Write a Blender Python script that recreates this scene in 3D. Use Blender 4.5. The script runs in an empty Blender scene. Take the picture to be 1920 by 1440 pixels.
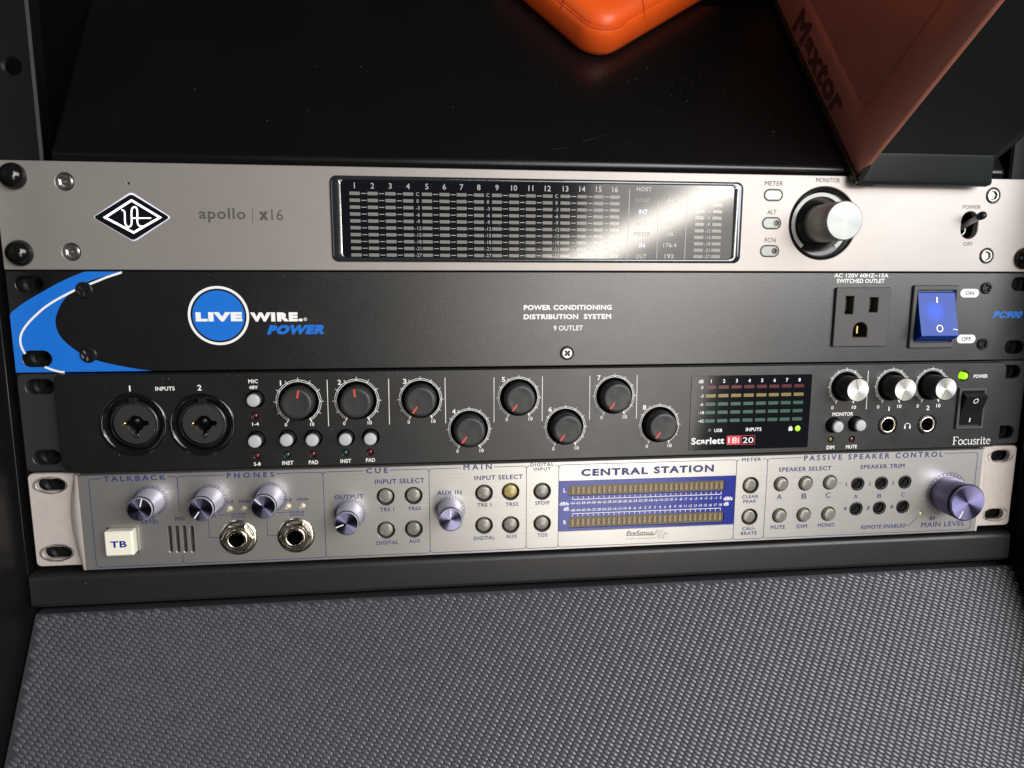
import bpy, math, random
from mathutils import Matrix, Vector, geometry
random.seed(7)
R_=math.radians
S=bpy.context.scene
# ---------------------------------------------------------------- camera, world, lamps, exposure
TILT=R_(33)                                    # the rack faces lean back: their plane is 33 degrees above horizontal
RX=Matrix.Rotation(TILT,3,'X')
ang=(-0.1553,-0.117,0.0017)
RC=Matrix.Rotation(ang[2],3,'Z')@Matrix.Rotation(ang[1],3,'Y')@Matrix.Rotation(ang[0],3,'X')
CAM=Vector((178.2096,131.5579,324.8875)); FPX=1318.95     # rack-face millimetres
RW=RX@RC
cd=bpy.data.cameras.new('camera'); co=bpy.data.objects.new('camera',cd); S.collection.objects.link(co)
cd.sensor_width=36; cd.lens=FPX/1920*36; cd.clip_start=.01; cd.clip_end=20
co.matrix_world=Matrix.Translation(RX@CAM*.001)@RW.to_4x4()
S.camera=co
W=bpy.data.worlds.new('World'); S.world=W; W.use_nodes=True
W.node_tree.nodes['Background'].inputs[0].default_value=(1,.93,.86,1)
W.node_tree.nodes['Background'].inputs[1].default_value=.007
S.view_settings.view_transform='Standard'; S.view_settings.look='None'; S.view_settings.exposure=0
def area(name,c,xdir,sx,sy,power,col):
    l=bpy.data.lights.new(name,'AREA'); l.shape='RECTANGLE'; l.size=sx; l.size_y=sy; l.energy=power; l.color=col
    o=bpy.data.objects.new(name,l); S.collection.objects.link(o)
    c=Vector(c); z=(c-Vector((240,90,0))).normalized(); x=Vector(xdir); x=(x-x.dot(z)*z).normalized(); y=z.cross(x)
    m=Matrix((x,y,z)).transposed()
    o.matrix_world=Matrix.Translation(RX@c*.001)@(RX@m).to_4x4()
area('ceiling_tube',(773,266,1500),(381,196,0),1.15,.065,6.6,(1,.92,.82))
area('ceiling_panel',(740,-100,1600),(.25,1,0),1.3,.45,9.5,(1,.95,.885))
area('side_fill',(-1150,260,900),(0,1,0),.8,.6,1.6,(.97,.98,1))  # unseen fill light, added to brighten the left-facing drive cover
area('ceiling_wash',(1250,-120*.8387+1450*.5446,120*.5446+1450*.8387),(1,0,0),1.5,.9,38,(.94,.96,1))
# ---------------------------------------------------------------- helpers
FR={'A':(0,280,3),'B':(600,300,3.6),'C':(1050,300,3.6),'D':(1420,300,3.6),'E':(0,680,3.348),'F':(440,680,3.348),
'G':(900,680,3.348),'H':(1400,650,3.348),'I':(1680,240,5.142),'J':(1680,500,6.546),'K':(1760,900,6.544),'L':(0,480,6),
'N':(0,860,4.235),'T':(1040,860,5.333),'p':(0,0,1)}
def M(f,x,y,z=0):
    """measured point of the photograph -> millimetres on the rack-face plane at height z"""
    a,b,s=FR[f]; d=RC@Vector((((a+x/s)-960)/FPX,-((b+y/s)-720)/FPX,-1)); t=(z-CAM.z)/d.z
    return (CAM.x+t*d.x, CAM.y+t*d.y)
MAT={}
def mat(name,base,metal=0,rough=.5,bump=None,coat=0,emit=None,est=1,aniso=0,tangent=False,spec=None,var=None,scratch=None,ior=None):
    m=bpy.data.materials.new(name); m.use_nodes=True; nt=m.node_tree; N=nt.nodes; Lk=nt.links.new; b=N['Principled BSDF']
    b.inputs['Base Color'].default_value=(*base,1); b.inputs['Metallic'].default_value=metal; b.inputs['Roughness'].default_value=rough
    if ior: b.inputs['IOR'].default_value=ior
    if spec is not None: b.inputs['Specular IOR Level'].default_value=spec
    if coat: b.inputs['Coat Weight'].default_value=coat; b.inputs['Coat Roughness'].default_value=.04
    if emit: b.inputs['Emission Color'].default_value=(*emit,1); b.inputs['Emission Strength'].default_value=est
    tc=N.new('ShaderNodeTexCoord')
    if aniso:
        b.inputs['Anisotropic'].default_value=aniso
        if tangent:
            t=N.new('ShaderNodeTangent'); t.direction_type='RADIAL'; t.axis='Z'; Lk(t.outputs[0],b.inputs['Tangent'])
    if var:            # (scale, amount) blotchy colour and gloss variation
        n=N.new('ShaderNodeTexNoise'); n.inputs['Scale'].default_value=var[0]; n.inputs['Detail'].default_value=6; n.inputs['Roughness'].default_value=.65
        Lk(tc.outputs['Object'],n.inputs['Vector'])
        r=N.new('ShaderNodeMapRange'); r.inputs[1].default_value=.3; r.inputs[2].default_value=.7; r.inputs[3].default_value=1-var[1]; r.inputs[4].default_value=1+var[1]
        Lk(n.outputs[0],r.inputs[0])
        x=N.new('ShaderNodeMix'); x.data_type='RGBA'; x.blend_type='MULTIPLY'; x.inputs[0].default_value=1
        x.inputs[6].default_value=(*base,1); Lk(r.outputs[0],x.inputs[7]); Lk(x.outputs[2],b.inputs['Base Color'])
        r2=N.new('ShaderNodeMapRange'); r2.inputs[1].default_value=.3; r2.inputs[2].default_value=.7; r2.inputs[3].default_value=rough*(1+var[1]*.5); r2.inputs[4].default_value=rough*(1-var[1]*.5)
        Lk(n.outputs[0],r2.inputs[0]); Lk(r2.outputs[0],b.inputs['Roughness'])
    if bump:           # list of (scale vec or float, strength, distance mm, detail)
        prev=None
        for sc,st,dist,det in bump:
            n=N.new('ShaderNodeTexNoise'); n.inputs['Scale'].default_value=1; n.inputs['Detail'].default_value=det
            mp=N.new('ShaderNodeMapping'); mp.inputs['Scale'].default_value=sc if isinstance(sc,tuple) else (sc,sc,sc)
            Lk(tc.outputs['Object'],mp.inputs[0]); Lk(mp.outputs[0],n.inputs['Vector'])
            u=N.new('ShaderNodeBump'); u.inputs['Strength'].default_value=st; u.inputs['Distance'].default_value=dist*.001
            Lk(n.outputs[0],u.inputs['Height'])
            if prev: Lk(prev.outputs[0],u.inputs['Normal'])
            prev=u
        Lk(prev.outputs[0],b.inputs['Normal'])
    if scratch:        # fine streaks in the colour: (scale vec, amount)
        n=N.new('ShaderNodeTexNoise'); n.inputs['Scale'].default_value=1; n.inputs['Detail'].default_value=3
        mp=N.new('ShaderNodeMapping'); mp.inputs['Scale'].default_value=scratch[0]
        Lk(tc.outputs['Object'],mp.inputs[0]); Lk(mp.outputs[0],n.inputs['Vector'])
        r=N.new('ShaderNodeMapRange'); r.inputs[1].default_value=.3; r.inputs[2].default_value=.7; r.inputs[3].default_value=1-scratch[1]; r.inputs[4].default_value=1+scratch[1]*.4
        Lk(n.outputs[0],r.inputs[0])
        x=N.new('ShaderNodeMix'); x.data_type='RGBA'; x.blend_type='MULTIPLY'; x.inputs[0].default_value=1
        x.inputs[6].default_value=(*base,1); Lk(r.outputs[0],x.inputs[7]); Lk(x.outputs[2],b.inputs['Base Color'])
    MAT[name]=m; return m
mat('champagne_paint',(.315,.288,.268),.5,.44,[(1700,.35,.05,2),(160,.05,.2,2)],var=(30,.04))
mat('powder_black',(.002,.002,.0023),0,.33,[(1500,.6,.09,2),(4000,.2,.02,2)],var=(60,.1),spec=.85)
mat('satin_black',(.004,.0037,.0037),.0,.36,[((250,5000,500),.08,.02,2),(3500,.15,.015,2)],var=(90,.16),spec=.75)
mat('ear_black',(.018,.018,.0205),.0,.45,[(3500,.3,.02,2)],var=(120,.15))
mat('rack_black',(.006,.0058,.0056),0,.42,[(2600,.35,.03,2)],var=(50,.3),spec=.22)
mat('bar_black',(.012,.011,.0108),0,.42,[(2800,.5,.05,3)],var=(70,.2))
mat('shelf_black',(.003,.003,.003),0,.3,[(2500,.12,.02,2)],var=(25,.35))
mat('void_black',(.0025,.0025,.0025),0,.9,spec=0)
mat('socket_grey',(.022,.021,.02),0,.45,[(2500,.2,.03,2)])
mat('well_grey',(.10,.095,.085),.2,.35)
mat('chrome',(.62,.60,.57),.4,.35)
mat('brushed_alu',(.55,.535,.51),.85,.36,[((120,6000,600),.22,.02,3)],scratch=((60,5000,500),.12))
mat('ear_alu',(.56,.50,.46),.3,.5,[(2400,.45,.05,2)],var=(260,.07))
mat('gloss_black',(.006,.007,.009),0,.09,[(700,.04,.03,2)])
mat('bezel_clear',(.05,.055,.06),.6,.12,[(300,.15,.2,2)],coat=1)
mat('seg_grey',(.20,.19,.175),0,.12,var=(900,.15))
mat('print_faint',(.12,.12,.12),0,.2)
mat('print_white',(.80,.79,.77),0,.5,var=(2500,.12))
mat('print_grey',(.07,.063,.06),0,.6,var=(2500,.2))
mat('print_disp',(.38,.38,.37),0,.25)
mat('print_navy',(.022,.03,.13),0,.45,var=(2500,.2))
mat('print_blue',(.010,.145,.57),0,.32,[(1150,.2,.05,2)],var=(60,.04))
mat('disp_blue',(.008,.02,.22),0,.2,var=(120,.1))
mat('glow_white',(.8,.8,.8),0,.4,emit=(.93,.97,1),est=1.1)
mat('glow_rim',(.6,.6,.66),0,.4,emit=(.72,.74,1),est=.28)
mat('glow_blue',(.5,.55,.8),0,.4,emit=(.55,.65,1),est=.9)
mat('steel',(.42,.41,.39),1,.32,[(2500,.15,.03,2)])
mat('nickel',(.60,.55,.46),1,.22,[(1500,.1,.03,2)])
mat('brass',(.7,.5,.2),1,.3)
mat('screw_black',(.02,.02,.02),.5,.28)
mat('dome_black',(.006,.006,.006),0,.13,var=(200,.3))
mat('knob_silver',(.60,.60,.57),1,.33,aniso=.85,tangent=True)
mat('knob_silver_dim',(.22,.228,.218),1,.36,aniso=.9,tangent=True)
mat('knob_side',(.50,.46,.42),.8,.42,[((300,300,6000),.1,.02,2)])
mat('knob_side_dark',(.05,.045,.042),.5,.3)
mat('knob_violet',(.36,.36,.58),1,.24,aniso=.92,tangent=True)
mat('knob_violet_big',(.46,.43,.80),1,.28,aniso=.9,tangent=True)
mat('knob_violet_side',(.62,.60,.69),.55,.4)
mat('knob_violet_bigside',(.27,.24,.37),.8,.38,[((300,300,6000),.15,.02,2)])
mat('knob_ring_dark',(.03,.03,.06),.8,.25)
mat('rubber_black',(.018,.0175,.017),0,.46,[(1500,.15,.05,2)],var=(250,.35))
mat('red_mark',(.55,.06,.04),0,.5)
mat('button_grey',(.42,.42,.42),0,.42,[(2000,.1,.03,2)],var=(700,.05))
mat('button_smoke',(.22,.205,.18),.15,.25,[(900,.3,.1,2)],var=(500,.35),coat=.4)
mat('button_yellow',(.34,.27,.09),.1,.25,[(900,.3,.1,2)],var=(500,.35),coat=.4)
mat('button_white',(.42,.43,.42),0,.22,coat=.4,var=(800,.08))
mat('led_red',(.09,.01,.012),0,.15,coat=.5)
mat('led_green',(.01,.05,.03),0,.15,coat=.5)
mat('led_yellow',(.12,.11,.04),0,.15,coat=.5)
mat('led_cream',(.62,.55,.38),0,.2,coat=.5)
mat('led_lit',(.2,.5,.02),0,.3,emit=(.42,1,.02),est=.95)
mat('seg_red',(.10,.02,.025),0,.2,var=(900,.3))
mat('seg_yellow',(.23,.175,.06),0,.2,var=(900,.15))
mat('seg_green',(.05,.105,.082),0,.2,var=(900,.15))
mat('meter_brown',(.095,.072,.042),0,.3,var=(300,.2))
mat('seg_brown',(.25,.18,.085),0,.3,var=(500,.3))
mat('ivory',(.78,.74,.62),0,.35,var=(150,.04))
mat('outlet_black',(.040,.037,.034),0,.5,[(2500,.2,.03,2)])
mat('rocker_black',(.012,.012,.012),0,.22)
mat('rocker_blue',(.004,.042,.30),0,.27,spec=.18,var=(120,.12))
mat('rocker_glow',(.02,.09,.55),0,.25,emit=(.0,.06,1),est=.6,spec=.2)
mat('scarlet',(.62,.03,.05),0,.35)
mat('orange_rubber',(.98,.118,.010),0,.42,[(1800,.08,.03,2)],var=(35,.03))
mat('orange_seam',(.33,.035,.008),0,.6)
mat('drive_gloss',(.52,.19,.135),0,.30,[(130,.03,.3,2)],ior=1.6,var=(40,.12))  # red-brown base colour stands in for the orange drive's reflection
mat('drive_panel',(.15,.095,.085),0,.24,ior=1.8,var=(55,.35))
mat('drive_letter',(.13,.05,.042),0,.32)
mat('drive_satin',(.011,.0135,.0135),0,.4,[(2600,.1,.02,2)],var=(40,.15))
mat('drive_foot',(.012,.012,.012),0,.15,coat=.5)
mat('dust',(.16,.15,.14),0,.8)
mat('mat_base',(.032,.032,.036),0,.6,spec=.2)
mat('mat_lozenge',(.08,.08,.09),0,.29,[(5000,.5,.03,2)],spec=.6,var=(160,.12))
def grad_emit(m,c,rad,col,st):
    """glow of a lamp sitting behind a translucent part, fading with distance from it"""
    nt=m.node_tree; N=nt.nodes; b=N['Principled BSDF']; tc=N.new('ShaderNodeTexCoord'); v=N.new('ShaderNodeVectorMath'); v.operation='DISTANCE'
    v.inputs[1].default_value=c; nt.links.new(tc.outputs['Object'],v.inputs[0])
    r=N.new('ShaderNodeMapRange'); r.interpolation_type='SMOOTHSTEP'; r.inputs[1].default_value=0; r.inputs[2].default_value=rad; r.inputs[3].default_value=st; r.inputs[4].default_value=0
    nt.links.new(v.outputs['Value'],r.inputs[0]); nt.links.new(r.outputs[0],b.inputs['Emission Strength']); b.inputs['Emission Color'].default_value=(*col,1)
def painted_reflection(m,z0,z1,ca,cb):
    """reflections painted into the base colour: grey below, blending to orange-red above"""
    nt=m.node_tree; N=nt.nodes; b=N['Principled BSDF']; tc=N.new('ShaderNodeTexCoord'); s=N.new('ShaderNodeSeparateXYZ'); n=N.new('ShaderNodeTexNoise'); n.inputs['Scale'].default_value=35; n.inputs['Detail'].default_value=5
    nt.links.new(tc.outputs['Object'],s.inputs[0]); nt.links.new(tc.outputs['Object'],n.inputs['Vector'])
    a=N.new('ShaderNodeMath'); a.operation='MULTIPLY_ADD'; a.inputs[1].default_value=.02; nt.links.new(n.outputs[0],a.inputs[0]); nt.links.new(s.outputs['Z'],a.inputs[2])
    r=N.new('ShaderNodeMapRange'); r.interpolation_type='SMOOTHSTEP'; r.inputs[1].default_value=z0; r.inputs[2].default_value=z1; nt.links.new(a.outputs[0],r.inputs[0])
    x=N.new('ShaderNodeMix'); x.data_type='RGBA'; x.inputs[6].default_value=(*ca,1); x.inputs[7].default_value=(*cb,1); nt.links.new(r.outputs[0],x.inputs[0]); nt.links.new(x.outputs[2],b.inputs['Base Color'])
painted_reflection(MAT['drive_panel'],.043,.058,(.17,.15,.14),(.42,.12,.075))  # grey and red reflections put into the dished panel's colour
ORG={}
def tag(o,label,cat=None,group=None,kind=None):
    if label: o['label']=label
    if cat: o['category']=cat
    if group: o['group']=group
    if kind: o['kind']=kind
    return o
def root(name,label,cat,org=(0,0,0),rot=True):
    o=bpy.data.objects.new(name,None); S.collection.objects.link(o); o.empty_display_size=.01
    v=Vector(org)
    if rot: o.location=RX@v*.001; o.rotation_euler=(TILT,0,0)
    else: o.location=v*.001
    ORG[o]=v; return tag(o,label,cat)
class MB:
    def __init__(s): s.v=[]; s.f=[]; s.sm=[]
    def add(s,vs,fs,smooth=False):
        n=len(s.v); s.v+=[tuple(v) for v in vs]; s.f+=[tuple(i+n for i in f) for f in fs]; s.sm+=[smooth]*len(fs)
    def mesh(s,name,material,org=(0,0,0)):
        me=bpy.data.meshes.new(name)
        me.from_pydata([((x-org[0])*.001,(y-org[1])*.001,(z-org[2])*.001) for x,y,z in s.v],[],s.f)
        me.polygons.foreach_set('use_smooth',s.sm); me.materials.append(MAT[material]); me.update()
        return me
    def build(s,name,material,parent=None,rot=False,label=None):
        if parent is None:
            o=bpy.data.objects.new(name,s.mesh(name,material))
            if rot: o.rotation_euler=(TILT,0,0)
            ORG[o]=Vector((0,0,0))
        else:
            o=bpy.data.objects.new(name,s.mesh(name,material,ORG[parent])); o.parent=parent; ORG[o]=ORG[parent]
        S.collection.objects.link(o)
        if label: o['label']=label
        return o
    # shapes
    def box(s,x0,y0,z0,x1,y1,z1,b=0):
        if b<=0:
            v=[(x,y,z) for z in (z0,z1) for y in (y0,y1) for x in (x0,x1)]
            s.add(v,[(0,2,3,1),(4,5,7,6),(0,1,5,4),(2,6,7,3),(0,4,6,2),(1,3,7,5)])
        else: s.plate(rrect(x0,y0,x1,y1,b,3),[],z0,z1,b*.6)
    def plate(s,out,holes,z0,z1,c=.25,depth=None,floor=False):
        """flat slab: outline (ccw), holes, chamfered rims"""
        def off(p,d):
            n=len(p); r=[]
            for i in range(n):
                a=Vector(p[i-1]); b=Vector(p[i]); e=Vector(p[(i+1)%n])
                t1=(b-a); t2=(e-b)
                if t1.length<1e-9 or t2.length<1e-9: r.append(p[i]); continue
                t1.normalize(); t2.normalize()
                nn=Vector((t1.y+t2.y,-t1.x-t2.x)); 
                if nn.length<1e-6: r.append(p[i]); continue
                nn.normalize(); k=max(.5,nn.dot(Vector((t1.y,-t1.x))))
                r.append((b.x-nn.x*d/k,b.y-nn.y*d/k))
            return r
        outi=off(out,c) if c else out
        hi=[off(h,-c) if c else h for h in holes]
        top=[outi]+hi
        polys=[[Vector((x,y,0)) for x,y in q] for q in top]
        flat=[q for l in top for q in l]
        tris=geometry.tessellate_polygon(polys)
        vs=[(x,y,z1) for x,y in flat]; fs=[]
        for t in tris:
            a,b,e=[flat[i] for i in t]
            ar=(b[0]-a[0])*(e[1]-a[1])-(b[1]-a[1])*(e[0]-a[0])
            fs.append(t if ar>0 else (t[0],t[2],t[1]))
        s.add(vs,fs)
        for q,qi,sg in [(out,outi,1)]+[(h,g,-1) for h,g in zip(holes,hi)]:
            n=len(q); rings=[[(x,y,z1) for x,y in qi]]
            if c: rings.append([(x,y,z1-c) for x,y in q])
            rings.append([(x,y,z0) for x,y in q])
            v=[p for r in rings for p in r]; f=[]
            for k in range(len(rings)-1):
                for i in range(n):
                    j=(i+1)%n; a,b,e,d=k*n+i,k*n+j,(k+1)*n+j,(k+1)*n+i
                    f.append((a,d,e,b) if sg>0 else (a,b,e,d))
            s.add(v,f,False)
    def lathe(s,c,prof,seg=32,ztop=True,flute=0,ang0=0):
        """prof: (r,z) list from the top centre outwards and down"""
        v=[];f=[]; n=seg
        for k,(r,z) in enumerate(prof):
            for i in range(n):
                a=2*math.pi*i/n+ang0; rr=r-(flute if (i%2 and 0<k<len(prof)-0 and flute) else 0)
                v.append((c[0]+rr*math.cos(a),c[1]+rr*math.sin(a),(c[2] if len(c)>2 else 0)+z))
        for k in range(len(prof)-1):
            for i in range(n):
                j=(i+1)%n; f.append((k*n+i,(k+1)*n+i,(k+1)*n+j,k*n+j))
        s.add(v,f,True)
    def line(s,pts,w,z,closed=False):
        n=len(pts); L=[];Rr=[]
        for i in range(n):
            b=Vector(pts[i]); a=Vector(pts[i-1]) if (i>0 or closed) else None; e=Vector(pts[(i+1)%n]) if (i<n-1 or closed) else None
            t1=(b-a).normalized() if a is not None else (e-b).normalized(); t2=(e-b).normalized() if e is not None else t1
            nn=Vector((-(t1.y+t2.y),t1.x+t2.x)).normalized(); k=max(.4,nn.dot(Vector((-t1.y,t1.x))))
            L.append(b+nn*w/2/k); Rr.append(b-nn*w/2/k)
        v=[(p.x,p.y,z) for p in L]+[(p.x,p.y,z) for p in Rr]; m=n if closed else n-1
        s.add(v,[(i,n+i,n+(i+1)%n,(i+1)%n) for i in range(m)])
    def fill(s,pts,z):
        tr=geometry.tessellate_polygon([[Vector((x,y,0)) for x,y in pts]]); fs=[]
        for t in tr:
            a,b,e=[pts[i] for i in t]; ar=(b[0]-a[0])*(e[1]-a[1])-(b[1]-a[1])*(e[0]-a[0]); fs.append(t if ar>0 else (t[0],t[2],t[1]))
        s.add([(x,y,z) for x,y in pts],fs)
    def tube(s,pts,r,seg=8):
        prev=None; v=[];f=[]
        for i,p in enumerate(pts):
            p=Vector(p); a=Vector(pts[max(i-1,0)]); b=Vector(pts[min(i+1,len(pts)-1)]); t=(b-a).normalized()
            u=t.orthogonal().normalized() if prev is None else (prev-prev.dot(t)*t).normalized(); prev=u; w=t.cross(u)
            for k in range(seg):
                q=2*math.pi*k/seg; v.append(p+u*math.cos(q)*r+w*math.sin(q)*r)
        for i in range(len(pts)-1):
            for k in range(seg): j=(k+1)%seg; f.append((i*seg+k,i*seg+j,(i+1)*seg+j,(i+1)*seg+k))
        f.append(tuple(reversed(range(seg)))); f.append(tuple((len(pts)-1)*seg+k for k in range(seg)))
        s.add(v,f,True)
def inst(me,name,parent,c,rz=0):
    o=bpy.data.objects.new(name,me); S.collection.objects.link(o); o.parent=parent
    c=Vector(c); o.location=(c-ORG[parent])*.001; o.rotation_euler=(0,0,rz); ORG[o]=c; return o
def arc(cx,cy,r,a0,a1,n=16,ry=None):
    ry=ry or r
    return [(cx+r*math.cos(R_(a0+(a1-a0)*i/n)),cy+ry*math.sin(R_(a0+(a1-a0)*i/n))) for i in range(n+1)]
def circ(cx,cy,r,n=32): return arc(cx,cy,r,0,360,n)[:-1]
def rrect(x0,y0,x1,y1,r,n=5):
    r=min(r,(x1-x0)/2-1e-4,(y1-y0)/2-1e-4)
    return arc(x1-r,y0+r,r,-90,0,n)+arc(x1-r,y1-r,r,0,90,n)+arc(x0+r,y1-r,r,90,180,n)+arc(x0+r,y0+r,r,180,270,n)
def slot(cx,cy,w,h,n=8): return rrect(cx-w/2,cy-h/2,cx+w/2,cy+h/2,min(w,h)/2-.01,n)
TCACHE={}
def offl(p,d):
    """offset a closed loop (filled side on the left) outward by d"""
    n=len(p); r=[]
    for i in range(n):
        a=Vector(p[i-1]); b=Vector(p[i]); e=Vector(p[(i+1)%n]); t1=(b-a).normalized(); t2=(e-b).normalized()
        nn=Vector((t1.y+t2.y,-t1.x-t2.x))
        if nn.length<1e-4: nn=Vector((t1.y,-t1.x))
        nn.normalize(); k=max(.55,nn.dot(Vector((t1.y,-t1.x)))); r.append((b.x+nn.x*d/k,b.y+nn.y*d/k))
    return r
def glyph(txt,bold,shear,space):
    k=(txt,bold,shear,space)
    if k in TCACHE: return TCACHE[k]
    c=bpy.data.curves.new('t','FONT'); c.body=txt; c.space_character=space+bold*2.2; c.resolution_u=3
    o=bpy.data.objects.new('t',c); m=o.to_mesh()
    nxt={}
    cnt={}
    for p in m.polygons:
        v=list(p.vertices); q=[m.vertices[i].co for i in v]
        ar=sum(q[i-1].x*q[i].y-q[i].x*q[i-1].y for i in range(len(v)))
        if ar<0: v=v[::-1]
        for i in range(len(v)): cnt[(v[i-1],v[i])]=1
    P=[(v.co.x,v.co.y) for v in m.vertices]
    for (a,b) in cnt:
        if (b,a) not in cnt: nxt.setdefault(a,[]).append(b)
    loops=[]
    while nxt:
        a=next(iter(nxt)); L=[a]; cur=a
        while True:
            if cur not in nxt: break
            b=nxt[cur].pop()
            if not nxt[cur]: del nxt[cur]
            if b==a: break
            L.append(b); cur=b
        if len(L)>2: loops.append(L)
    o.to_mesh_clear(); bpy.data.objects.remove(o); bpy.data.curves.remove(c)
    def area(q): return sum(q[i-1][0]*q[i][1]-q[i][0]*q[i-1][1] for i in range(len(q)))/2
    L2=[]
    for L in loops:
        q=[]
        for i in L:
            if not q or math.hypot(P[i][0]-q[-1][0],P[i][1]-q[-1][1])>.012: q.append(P[i])
        if len(q)>3 and math.hypot(q[0][0]-q[-1][0],q[0][1]-q[-1][1])<.012: q.pop()
        if len(q)>2 and abs(area(q))>1e-5: L2.append((offl(q,bold) if bold else q,area(q)))
    outs=[q for q,a in L2 if a>0]; hol=[q for q,a in L2 if a<0]
    vs=[];fs=[]
    for q in outs:
        x0=min(p[0] for p in q);x1=max(p[0] for p in q);y0=min(p[1] for p in q);y1=max(p[1] for p in q)
        hs=[h for h in hol if x0<=h[0][0]<=x1 and y0<=h[0][1]<=y1]
        flat=[p for l in [q]+hs for p in l]; n=len(vs)
        for t in geometry.tessellate_polygon([[Vector((x,y,0)) for x,y in l] for l in [q]+hs]):
            a,b,e=[flat[i] for i in t]; ar=(b[0]-a[0])*(e[1]-a[1])-(b[1]-a[1])*(e[0]-a[0])
            if abs(ar)>1e-9: fs.append(tuple(i+n for i in (t if ar>0 else (t[0],t[2],t[1]))))
        vs+=flat
    if shear: vs=[(x+y*shear,y) for x,y in vs]
    xs=[v[0] for v in vs]; ys=[v[1] for v in vs]
    TCACHE[k]=(vs,fs,min(xs),max(xs),min(ys),max(ys)); return TCACHE[k]
def put(mb,txt,cx,cy,w,h,z,bold=0,shear=0,space=1):
    vs,fs,a,b,c,d=glyph(txt,bold,shear,space)
    sy=h/(d-c); sx=w/(b-a) if w else sy
    mb.add([(cx+(x-(a+b)/2)*sx,cy+(y-(c+d)/2)*sy,z) for x,y in vs],fs)
ZP=.06
def T(par,f,txt,x,y,w,h,mt,z=0,bold=0,shear=0,space=1,dz=ZP,name='lettering',mb=None):
    """lettering whose ink box is centred on a measured point, w x h measured too"""
    cx,cy=M(f,x,y,z); x0=M(f,x-w/2,y,z)[0]; x1=M(f,x+w/2,y,z)[0]; y0=M(f,x,y+h/2,z)[1]; y1=M(f,x,y-h/2,z)[1]
    m=mb or MB(); put(m,txt,cx,cy,x1-x0,y1-y0,z+dz,bold,shear,space)
    if mb is None: return m.build(name,mt,par)
def ml(f,pts,z=0): return [M(f,x,y,z) for x,y in pts]
def lathe_mesh(name,prof,mt,seg=32,flute=0):
    m=MB(); m.lathe((0,0,0),prof,seg,flute=flute); return m.mesh(name,mt)
SC=.2545   # mm per photo pixel near the middle
# ================================================================= rack frame
rk=root('rack_frame','black steel rack frame of the studio desk with cheeks, rails and front bar','rack frame',(240,-22,0))
for xs,x0,x1 in (('l',-3.2,17.2),('r',465.4,486)):
    hx=8.75 if xs=='l' else 473.85
    holes=[circ(hx,u*44.45+dy,3.1,20) for u in range(4) for dy in (6.35,38.1)]+[circ(hx,215.9,3.1,20),circ(hx,247.6,3.1,20)]
    m=MB(); m.plate(rrect(x0,-2.5,x1,330,1.2,4),holes,-6.0,-4.2,1.0); rl=m.build('rack_rail','rack_black',rk)
    me=lathe_mesh('threaded_hole',[(2.3,-.6),(2.9,-.2),(2.95,0),(3.05,0)],'steel',20)
    for u in range(4):
        for dy in (6.35,38.1):
            m=MB(); m.lathe((hx,u*44.45+dy,0),[(2.55,-14),(2.6,-8.2),(2.9,-7.6),(2.95,-6.3),(3.05,-5.6)],20); m.build('threaded_hole','steel',rl)
m=MB()
x0,x1=-3.5,483.4
prof=[(-22,-22),(-21,-10),(-20.2,-4),(-19.6,-.8),(-18.6,1.2),(-17.2,2.1),(-16.7,2.12),(-5.9,2.12),(-5.4,2.1),(-4.0,1.5),(-3.2,.2),(-2.9,-2),(-2.9,-12)]
def strip(m,xa,xb,prof,smooth=True):
    n=len(prof); m.add([(xa,y,z) for y,z in prof]+[(xb,y,z) for y,z in prof],[(i,i+1,n+i+1,n+i) for i in range(n-1)],smooth)
strip(m,x0+.8,x1-.8,[(y,z) for y,z in prof][::1]); 
# rounded ends
for xa,xb in ((x0,x0+.8),(x1-.8,x1)):
    lo=xa if xa==x0 else xb; hi=xb if xa==x0 else xa; n=len(prof)
    A=[(hi,y,z) for y,z in prof]; B=[(lo,y+(.6 if y<-12 else -.4),z-1.0) for y,z in prof]
    if xa==x0: m.add(B+A,[(i,i+1,n+i+1,n+i) for i in range(n-1)],True)
    else: m.add(A+B,[(i,i+1,n+i+1,n+i) for i in range(n-1)],True)
    m.add([(lo,y+(.6 if y<-12 else -.4),z-1.0) for y,z in prof]+[(lo,-12,-22)],[(i,i+1,n) if xa!=x0 else (i+1,i,n) for i in range(n-1)])
m.build('front_bar','bar_black',rk)
for x0,x1 in ((-30,-4.9),(487.3,512)):
    m=MB(); 
    # cheek: side profile polygon in (y,z), raised above the faces and running down along the desk
    pr=[(-190,60),(-190,150),(-60,62),(-20,30),(40,26),(330,26),(330,-60),(-40,-60),(-40,-5)]
    pr=[(-140,40),(-140,112),(-66,64),(-30,34),(10,24),(330,24),(330,-60),(-60,-60),(-60,0)]
    n=len(pr); vs=[(x0,y,z) for y,z in pr]+[(x1,y,z) for y,z in pr]
    fs=[(i,n+i,n+(i+1)%n,(i+1)%n) for i in range(n)]; m.add(vs,fs)
    tr=geometry.tessellate_polygon([[Vector((y,z,0)) for y,z in pr]])
    m.add(vs[:n],[tuple(t) for t in tr]); m.add(vs[n:],[tuple(t) for t in tr])
    ck=m.build('side_cheek','rack_black',rk)
# slightly lighter crease line where the left cheek meets the frame
for P in ([(-4.8,132,-1.5),(-4.7,60,-1.2),(-4.9,20,-1.3),(-4.7,-22,-1.2)],[(487.2,132,-1.5),(487.1,40,-1.2),(487.2,-22,-1.2)]):
    m=MB(); m.tube(P,.28,6); m.build('edge_seam','bar_black',rk)
m=MB(); m.box(-4.9,-22,-62,487.3,330,-60); m.box(-4.9,-24,-62,487.3,-22.2,-6); m.build('inner_back','void_black',rk)
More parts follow.
